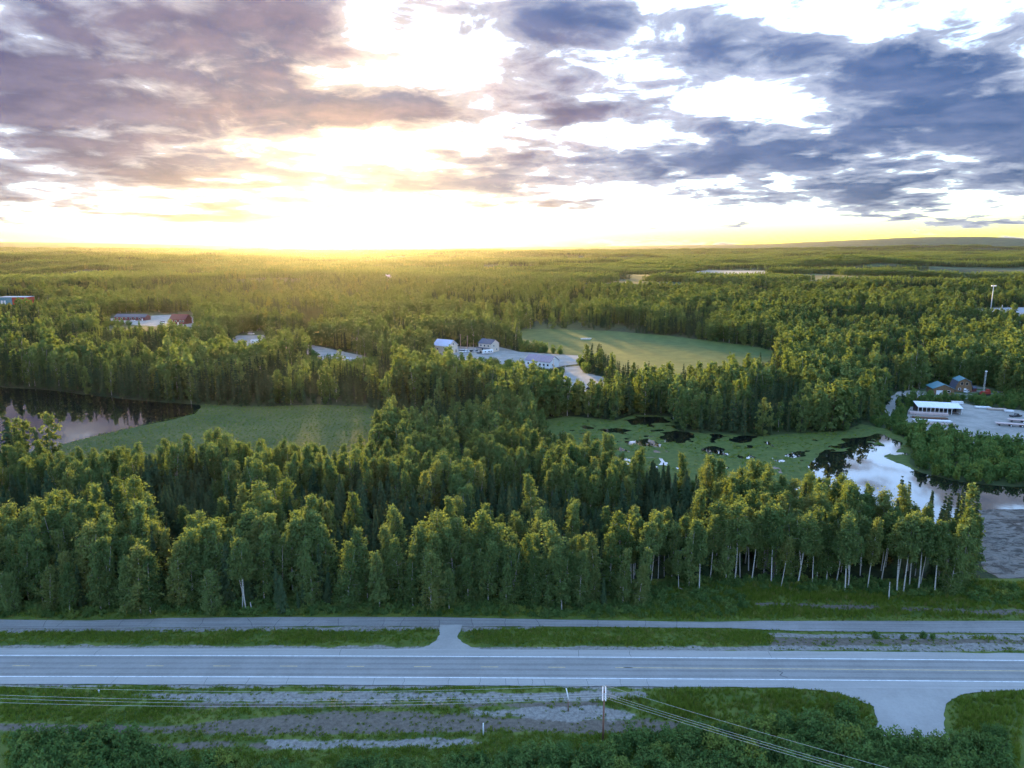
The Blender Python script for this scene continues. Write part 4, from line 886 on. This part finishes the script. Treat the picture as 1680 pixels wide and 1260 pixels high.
# buildings ---------------------------------------------------------------------------
def gable_wall(w, d, h, rh): return MB().prism([(-d / 2, 0), (d / 2, 0), (d / 2, h), (0, h + rh), (-d / 2, h)], -w / 2, w / 2)
def gable_roof(w, d, h, rh, ov=.5, th=.18):
    k = rh / (d / 2); e = d / 2 + ov; ze = h - ov * k
    return MB().prism([(-e, ze + .02), (0, h + rh + .02), (e, ze + .02), (e, ze + th), (0, h + rh + th + .02), (-e, ze + th)], -w / 2 - ov, w / 2 + ov)
def opening(t, name, c, w, h, face, m, frame=None):      # face: 'f' front (-y), 'b' back, 'r' right (+x), 'l' left
    x, y, z = c; g = .05
    if face in 'fb':
        s = -1 if face == 'f' else 1; o = MB().box((x, y + s * g, z), (w, .08, h)).build(name, m, t)
        if frame: fr = MB(); [fr.box((x + q * (w / 2 + .05), y + s * (g + .02), z), (.12, .14, h + .2)) for q in (-1, 1)]; [fr.box((x, y + s * (g + .02), z + q * (h / 2 + .05)), (w - .02, .14, .1)) for q in (-1, 1)]; fr.build('frame', frame, o)
    else:
        s = 1 if face == 'r' else -1; o = MB().box((x + s * g, y, z), (.08, w, h)).build(name, m, t)
        if frame: fr = MB(); [fr.box((x + s * (g + .02), y + q * (w / 2 + .05), z), (.14, .12, h + .2)) for q in (-1, 1)]; [fr.box((x + s * (g + .02), y, z + q * (h / 2 + .05)), (.14, w - .02, .1)) for q in (-1, 1)]; fr.build('frame', frame, o)
    return o
def house(name, lab, cat, px, py, w, d, h, rh, rz, wall, roof, wins=(), doors=(), grp=None):
    t = thing(name, lab, cat, at(px, py), R(rz), grp)
    gable_wall(w, d, h, rh).build('wall', wall, t); gable_roof(w, d, h, rh).build('roof', roof, t)
    for f, a, z, ww, hh_ in wins:
        c = (a, -d / 2, z) if f == 'f' else (a, d / 2, z) if f == 'b' else (w / 2, a, z) if f == 'r' else (-w / 2, a, z); opening(t, 'window', c, ww, hh_, f, M['glass'], M['white'])
    for f, a, ww, hh_, m in doors:
        c = (a, -d / 2, hh_ / 2) if f == 'f' else (w / 2, a, hh_ / 2) if f == 'r' else (-w / 2, a, hh_ / 2); opening(t, 'door', c, ww, hh_, f, m)
    return t
house('barn', 'cream barn with pale blue metal roof beside the parked cars', 'barn', 731, 578, 14, 11, 5.6, 3.8, -32, M['cream'], M['steel_roof'], [('r', 0, 6.6, 1.2, 1.2), ('f', -3, 3, 1.4, 1.2)], [('r', -2.8, 3, 3.2, M['white']), ('r', 3.4, 1.1, 2.2, M['dark'])])
t = house('house', 'two-storey cream house with dark roof at the end of the gravel lot', 'house', 802, 576, 12, 9.5, 6.2, 2.8, -38, M['cream'], M['slate'], [('f', -3.5, 4.6, 1.3, 1.3), ('f', 0, 4.6, 1.3, 1.3), ('f', 3.5, 4.6, 1.3, 1.3), ('f', -2, 1.7, 1.5, 1.3), ('r', -1.5, 4.6, 1.2, 1.2), ('r', 1.8, 1.8, 1.2, 1.2)], [('f', 2.2, 1.1, 2.1, M['white'])])
MB().box((-1, -6.2, 3.0), (13, 3.0, .2)).build('porch_roof', M['slate'], t); [MB().box((q, -7.4, 1.45), (.18, .18, 2.9)).build('porch_post', M['white'], t) for q in (-7, -3, 1, 5)]
house('long_house', 'long white house with mauve metal roof on the gravel lot', 'house', 889, 601, 19, 10.5, 4.2, 3.2, -36, M['white'], M['mauve_roof'], [('f', q, 2.2, 1.4, 1.3) for q in (-7, -4, 2, 5, 8)] + [('r', -2, 2.2, 1.2, 1.2)], [('f', -1, 1.1, 2.1, M['dark']), ('l', 1, 1.1, 2.1, M['dark'])])
house('cottage', 'small white cottage with dark blue roof behind dark trees', 'house', 913, 642, 8.5, 7, 3.6, 2.2, -30, M['white'], M['slate'], [('f', -2.2, 1.9, 1.2, 1.1), ('f', 2, 1.9, 1.2, 1.1), ('r', 0, 1.9, 1.1, 1.1)], [('f', 0, 1, 2.05, M['dark'])])
house('garage_house', 'brown log house with teal roof and white garage door', 'house', 1542, 645, 9.5, 10, 3.3, 2.2, 78, M['brown'], M['teal_roof'], [('l', -2.4, 1.9, 1.1, 1.0), ('f', 0, 1.9, 1.2, 1.0)], [('l', 2.0, 3.0, 2.4, M['white'])])
# gambrel log house
t = thing('gambrel_house', 'tall brown barn-shaped house with teal hipped top', 'house', at(1576, 641), R(76))
W_, D_ = 8.0, 9.6
MB().prism([(-D_ / 2 + .9, 0), (D_ / 2 - .9, 0), (D_ / 2 - .9, 2.4), (D_ / 2 - 2.0, 5.9), (0, 7.4), (-D_ / 2 + 2.0, 5.9), (-D_ / 2 + .9, 2.4)], -W_ / 2, W_ / 2).build('wall', M['brown'], t)
for s in (-1, 1): MB().prism([(s * (D_ / 2 - .3), 1.5), (s * (D_ / 2 - .08), 1.55), (s * (D_ / 2 - 1.85), 6.1), (s * (D_ / 2 - 2.05), 5.95)][::s], -W_ / 2 - .3, W_ / 2 + .3).build('side_roof', M['slate'], t)
MB().prism([(-D_ / 2 + 1.6, 5.75), (0, 7.45), (D_ / 2 - 1.6, 5.75), (D_ / 2 - 1.6, 5.98), (0, 7.7), (-D_ / 2 + 1.6, 5.98)], -W_ / 2 - .7, W_ / 2 + .4).build('roof', M['teal_roof'], t)
for q in (-1.2, 1.2): opening(t, 'window', (-W_ / 2, q, 4.6), 1.0, 1.4, 'l', M['glass'], M['pale_wood'])
opening(t, 'window', (-W_ / 2, 2.0, 1.6), 1.0, 1.0, 'l', M['glass'], M['white']); opening(t, 'door', (-W_ / 2, -.6, 1.05), 1.1, 2.1, 'l', M['white'])
x, y, z = at(1595, 642); t = thing('garden_shed', 'small dark red shed right of the barn-shaped house', 'shed', (x, y, 0), R(10)); gable_wall(3, 2.4, 2, .8).build('wall', M['maroon'], t); gable_roof(3, 2.4, 2, .8, .25, .1).build('roof', M['slate'], t)

# drill rig with mast
t = thing('drill_rig', 'red tracked machine with a tall thin mast in the clearing', 'drill rig', at(1616, 648), R(15))
MB().prism([(-1.1, .5), (1.1, .5), (1.2, 1.5), (.5, 2.1), (-1.0, 2.0)], -2.4, 2.4).build('body', M['red'], t); MB().box((1.6, 0, 2.5), (1.3, 1.5, .9)).build('cab', M['red'], t)
for s in (-1, 1): MB().prism([(s * 1.5 - .25, .0), (s * 1.5 + .25, .0), (s * 1.5 + .25, .7), (s * 1.5 - .25, .7)], -2.5, 2.5).build('track', M['rubber'], t)
mb = MB()
for a, b in ((-.25, -.25), (.25, -.25), (.25, .25), (-.25, .25)): mb.tube([(-1.2 + a, b, 1.8), (-1.2 + a * .7, b * .7, 12.4)], .06, 4)
for k in range(12): z0 = 2 + k * .86; s = 1 if k % 2 else -1; mb.tube([(-1.2 - .25 * s, -.25, z0), (-1.2 + .25 * s, -.25, z0 + .86)], .04, 4)
mb.build('mast', M['galv'], t); MB().box((-1.2, 0, 12.6), (.9, .7, .5)).build('crown_block', M['white'], t)

# lumber yard --------------------------------------------------------------------------
t = thing('lumber_shed', 'long open lumber shed with white metal roof and many posts', 'shed', at(1537, 677), R(-13))
MB().prism([(-3.6, 3.1), (3.4, 4.3), (3.4, 4.45), (-3.6, 3.25)], -9.5, 9.5).build('roof', M['white_roof'], t); MB().box((0, 3.1, 2.05), (18.6, .15, 4.1)).build('back_wall', M['dark'], t)
MB().box((9.2, .1, 1.9), (.12, 5.8, 3.0)).build('side_wall', M['white'], t)
for k in range(9): MB().box((-9 + k * 1.75, -3.2, 1.55), (.22, .22, 3.1)).build('post', M['white'], t)
MB().box((-1.8, -3.45, 3.02), (15, .12, .3)).build('fascia', M['white'], t)
def beam_stack(px, py, rz, L, n, rows, m, lab, w=.35, h=.3, loose=0.0):
    t = thing('timber_stack', lab, 'timber stack', at(px, py), R(rz), 'timber stacks in the lumber yard'); me = None
    for q in (-.35, .35): MB().box((q * L, 0, .12), (.3, n * w + .3, .24)).build('bearer', M['wood'], t)
    for r in range(rows):
        for k in range(n):
            if me is None: b = MB().box((0, 0, 0), (L, w * .94, h * .94)).build('beam', m, t); me = b.data
            else: b = bpy.data.objects.new('beam', me); COL.objects.link(b); b.parent = t
            b.location = (rnd.uniform(-.5, .5) * (.3 + loose), (k - (n - 1) / 2) * w, .24 + h * (r + .5)); b.rotation_euler.z = rnd.uniform(-1, 1) * .02 * loose
    return t
beam_stack(1523, 681, -13, 16, 5, 3, M['pink'], 'long pale pink timber stack directly in front of the lumber shed', .4, .35)
beam_stack(1524, 687, -12, 14, 6, 2, M['wood'], 'low brown timber stack, second from the lumber shed', .38, .3, 1.5)
beam_stack(1530, 692, -12, 15, 4, 2, M['white'], 'white-topped timber stack, third from the lumber shed', .5, .3, 1)
beam_stack(1536, 697, -14, 14, 6, 2, M['pale_wood'], 'loose pale timber stack at the near side of the pile row', .38, .28, 2)
beam_stack(1612, 670, -11, 6.5, 4, 2, M['white'], 'short white timber stack along the back of the yard', .5, .35)
beam_stack(1635, 673, -11, 8, 4, 2, M['pale_wood'], 'tan timber stack along the back of the yard', .5, .35)
beam_stack(1655, 676, -11, 3.5, 3, 2, M['white'], 'shortest white timber bundle at the back right of the yard', .5, .35)
beam_stack(1570, 663, -12, 5, 3, 3, M['white'], 'pale timber ends stacked beside the right end of the shed', .4, .4)
def wheel(parent, c, r=.45, w=.3, hub=None, name='wheel', axis='y'):
    x, y, z = c; o = MB().tube([(x, y - w / 2, z), (x, y + w / 2, z)], r, 14).build(name, M['rubber'], parent)
    s = -1 if y < 0 else 1; MB().tube([(x, y + s * (w / 2 - .02), z), (x, y + s * (w / 2 + .03), z)], r * .55, 10).build('rim', hub or M['silver'], o); return o
def flatbed(px, py, rz, lab):
    t = thing('flatbed_trailer', lab, 'trailer', at(px, py), R(rz), 'flatbed trailers'); MB().box((0, 0, 1.25), (14, 2.5, .22)).build('deck', M['pink'], t)
    for s in (-1, 1): MB().box((0, s * .6, 1.0), (13.6, .18, .28)).build('frame_rail', M['maroon'], t)
    for q in (-1.5, 2.6, 5.2):
        for s in (-1, 1): wheel(t, (q, s * 1.05, .5), .5, .3, M['white'])
    MB().box((6.9, 0, .85), (.15, 2.4, .5)).build('bumper', M['maroon'], t); MB().box((-5.6, 0, .55), (.25, 1.6, 1.1)).build('landing_gear', M['dark'], t)
flatbed(1664, 700, -20, 'nearer flatbed trailer with pale deck and white hubs'); flatbed(1684, 694, -20, 'farther flatbed trailer with pale deck at the picture edge')

# vehicles -----------------------------------------------------------------------------
def car(px, py, rz, m, lab, kind='car', cat='car', grp='parked vehicles'):
    t = thing({'car': 'parked_car', 'pickup': 'pickup_truck', 'van': 'parked_van'}[kind], lab, cat, at(px, py), R(rz), grp)
    L = {'car': 4.6, 'pickup': 5.6, 'van': 5.4}[kind]; W = 1.85
    def loft(sec, name, mm):                  # sections: (x, half-width, z0, z1)
        v, f = [], []
        for x, hw, z0, z1 in sec: v += [(x, -hw, z0), (x, hw, z0), (x, hw * .94, z1), (x, -hw * .94, z1)]
        n = len(sec)
        for i in range(n - 1): f += [(4 * i + j, 4 * i + (j + 1) % 4, 4 * i + 4 + (j + 1) % 4, 4 * i + 4 + j) for j in range(4)]
        f += [(3, 2, 1, 0), (4 * n - 4, 4 * n - 3, 4 * n - 2, 4 * n - 1)]; return MB().add(v, f).build(name, mm, t)
    h = .95 if kind != 'van' else 1.1; a = L / 2
    loft([(-a, .75, .45, .75), (-a + .25, .92, .35, h), (a - .5, .92, .35, h), (a, .78, .45, .8)], 'body', m)
    c0, c1, top = {'car': (-a + .5, a - 1.3, 1.48), 'pickup': (-.3, a - 1.5, 1.75), 'van': (-a + .15, a - .9, 2.1)}[kind]
    loft([(c0, .84, h - .02, h + .02), (c0 + .3, .78, h - .02, top - .06), (c1 - .6, .78, h - .02, top - .06), (c1, .84, h - .02, h + .02)], 'windows', M['glass'])
    loft([(c0 + .28, .74, top - .09, top), (c1 - .58, .74, top - .09, top)], 'roof', m)
    for q in (-a + .95, a - .95):
        for s in (-1, 1): wheel(t, (q, s * .82, .34), .34, .22)
    return t
car(759, 578, -20, M['white'], 'white van parked nearest the cream barn', 'van', 'van'); car(766, 577.5, -25, M['white'], 'white car second from the cream barn'); car(774, 577.5, -20, M['dark'], 'dark car in the middle of the parked row'); car(781, 578, -25, M['silver'], 'silver pickup in the parked row by the house', 'pickup', 'pickup')
car(788, 580, 15, M['dark'], 'dark pickup in front of the two-storey house', 'pickup', 'pickup'); car(1666, 684, 10, M['dark'], 'dark pickup parked at the right of the lumber yard', 'pickup', 'pickup')
car(1586, 644, 40, M['white'], 'white car in front of the barn-shaped house'); car(968, 640, -30, M['dark'], 'dark car on the gravel clearing by the cottage'); car(978, 634, 20, M['white'], 'white car on the gravel clearing by the cottage'); car(268, 530, 0, M['white'], 'white van beside the maroon house', 'van', 'van'); car(218, 527, 0, M['white'], 'white car in front of the long dark house'); car(412, 549, 5, M['white'], 'white van on the far gravel lot above the camper', 'van', 'van'); car(392, 563, 70, M['white'], 'white pickup left of the camper', 'pickup', 'pickup')
def camper(px, py, rz, L, lab):
    t = thing('camper_trailer', lab, 'camper', at(px, py), R(rz)); a = L / 2
    MB().prism([(-1.2, .6), (1.2, .6), (1.25, 2.9), (.9, 3.2), (-.9, 3.2), (-1.25, 2.9)], -a, a).build('body', M['white'], t); MB().box((0, -1.27, 1.0), (L * .96, .05, .25)).build('stripe', M['dark'], t)
    for q in (-.3, .05, .3): opening(t, 'window', (q * L, -1.24, 2.1), 1.0, .7, 'f', M['glass'])
    opening(t, 'door', (.16 * L, -1.22, 1.6), .7, 1.8, 'f', M['silver'])
    for q in (-.6, .5):
        for s in (-1, 1): wheel(t, (q, s * 1.05, .38), .38, .25)
    MB().tube([(a, 0, .6), (a + 1.2, 0, .55)], .06, 6).build('hitch', M['dark'], t)
camper(800, 581, 30, 8, 'white camper parked in front of the two-storey house'); camper(422, 564, 0, 9.5, 'long white camper with dark trim on the far gravel lot')

# farther buildings and masts -------------------------------------------------------------
house('long_dark_house', 'long low dark-roofed house among far trees on the left', 'house', 218, 525, 34, 10, 3.6, 2.6, -6, M['maroon'], M['slate'], [('f', q, 2.2, 1.6, 1.4) for q in (-14, -9, -4, 1, 6, 11)], [('f', 14, 1.2, 2.1, M['white'])])
house('maroon_house', 'maroon house with steep roof beside the white van far left', 'house', 297, 531, 17, 11, 5.0, 4.4, -8, M['maroon'], M['maroon'], [('f', q, 3, 1.5, 1.4) for q in (-6, -2, 3, 6)], [('f', 0.6, 1.2, 2.1, M['white'])])
t = thing('red_warehouse', 'far flat-roofed warehouse, teal at one end and red at the other', 'warehouse', at(28, 497), 0)
MB().box((-9.5, 0, 5), (17, 16, 10)).build('wall', M['teal_roof'], t); MB().box((9.5, 0, 4.9), (20.8, 15.6, 9.8)).build('wall', M['red'], t); MB().box((0, 0, 10.2), (39, 17, .4)).build('roof', M['galv'], t)
for q in (-15, -11): opening(t, 'door', (q, -8, 3), 2.6, 5, 'f', M['white'])
opening(t, 'door', (8, -7.8, 2.2), 4, 4.4, 'f', M['dark'])
house('far_white_house', 'tiny far white house above the middle woods', 'house', 638, 467, 26, 14, 7, 4, -10, M['white'], M['steel_roof'], [('f', q, 4, 2, 2) for q in (-8, 0, 8)])
house('far_cabin', 'small grey cabin among the far trees near the light mast', 'house', 1484, 519, 9, 8, 4.5, 3, 20, M['silver'], M['slate'], [('f', -2, 2.4, 1.4, 1.3), ('f', 2, 2.4, 1.4, 1.3)])
t = thing('light_mast', 'tall galvanised light mast with two lamp clusters by the far road', 'light mast', at(1625, 510))
MB().tube([(0, 0, 0), (0, 0, 31)], [.55, .32], 10).build('shaft', M['galv'], t, True); MB().tube([(-1.9, 0, 30), (1.9, 0, 30)], .2, 6).build('crossbar', M['galv'], t)
for s in (-1, 1): MB().box((s * 1.9, -.2, 30.1), (1.7, 1.2, 1.3)).build('lamp_cluster', M['white'], t)
x, y, z = at(1643, 511); o = MB().tube([(x, y, z), (x, y, z + 4), (x, y, z + 8)], [.35, .32, .25], 8).build('road_post', M['galv'], None, True); tag(o, 'short grey post right of the tall light mast', 'post')
for i, (px, py, h, lab) in enumerate(((755.5, 572, 11, 'pale wooden pole behind the white van'), (767, 572, 10, 'pale wooden pole right of the one behind the white van'), (502, 570, 8, 'lone pole at the start of the far gravel lane'), (908, 622, 12, 'thin pole rising beside the small white cottage'), (927, 614, 6, 'short pole between the two gravel clearings'))):
    x, y, z = at(px, py); t = thing('utility_pole', lab, 'pole', (x, y, z)); MB().tube([(0, 0, 0), (0, 0, h)], [.18, .13], 8).build('shaft', M['pale_wood'], t, True); MB().box((0, 0, h - .5), (1.6, .14, .14)).build('crossarm', M['pale_wood'], t)
for k in range(7):
    x, y, z = at(558 + k * 6, 586 + k * 1.2); o = MB().prism([(-.35, 0), (.35, 0), (.2, .4), (.12, .9), (-.12, .9), (-.2, .4)], -.9, .9).build('road_barrier', M['white']); o.location = (x, y, .12); o.rotation_euler.z = R(-30); tag(o, f"white road barrier on the far gravel lane, {ordinal(k + 1)} from the left", 'barrier', 'road barriers')
for i, (px, py, s) in enumerate(((958, 557, 1.3), (965, 557, 1.1))):
    x, y, z = at(px, py); t = thing('white_boat', f"small white boat on the meadow, {('left', 'right')[i]} of the pair", 'boat', (x, y, .15), R(8), 'boats on the meadow')
    MB().add([(-2 * s, -.7, 0), (1.4 * s, -.7, 0), (2.4 * s, 0, .5), (1.4 * s, .7, 0), (-2 * s, .7, 0), (-2.1 * s, -1, .9), (1.5 * s, -1, .9), (2.8 * s, 0, 1.1), (1.5 * s, 1, .9), (-2.1 * s, 1, .9)], [(4, 3, 2, 1, 0), (5, 6, 7, 8, 9), (0, 1, 6, 5), (1, 2, 7, 6), (2, 3, 8, 7), (3, 4, 9, 8), (4, 0, 5, 9)]).build('hull', M['white'], t)
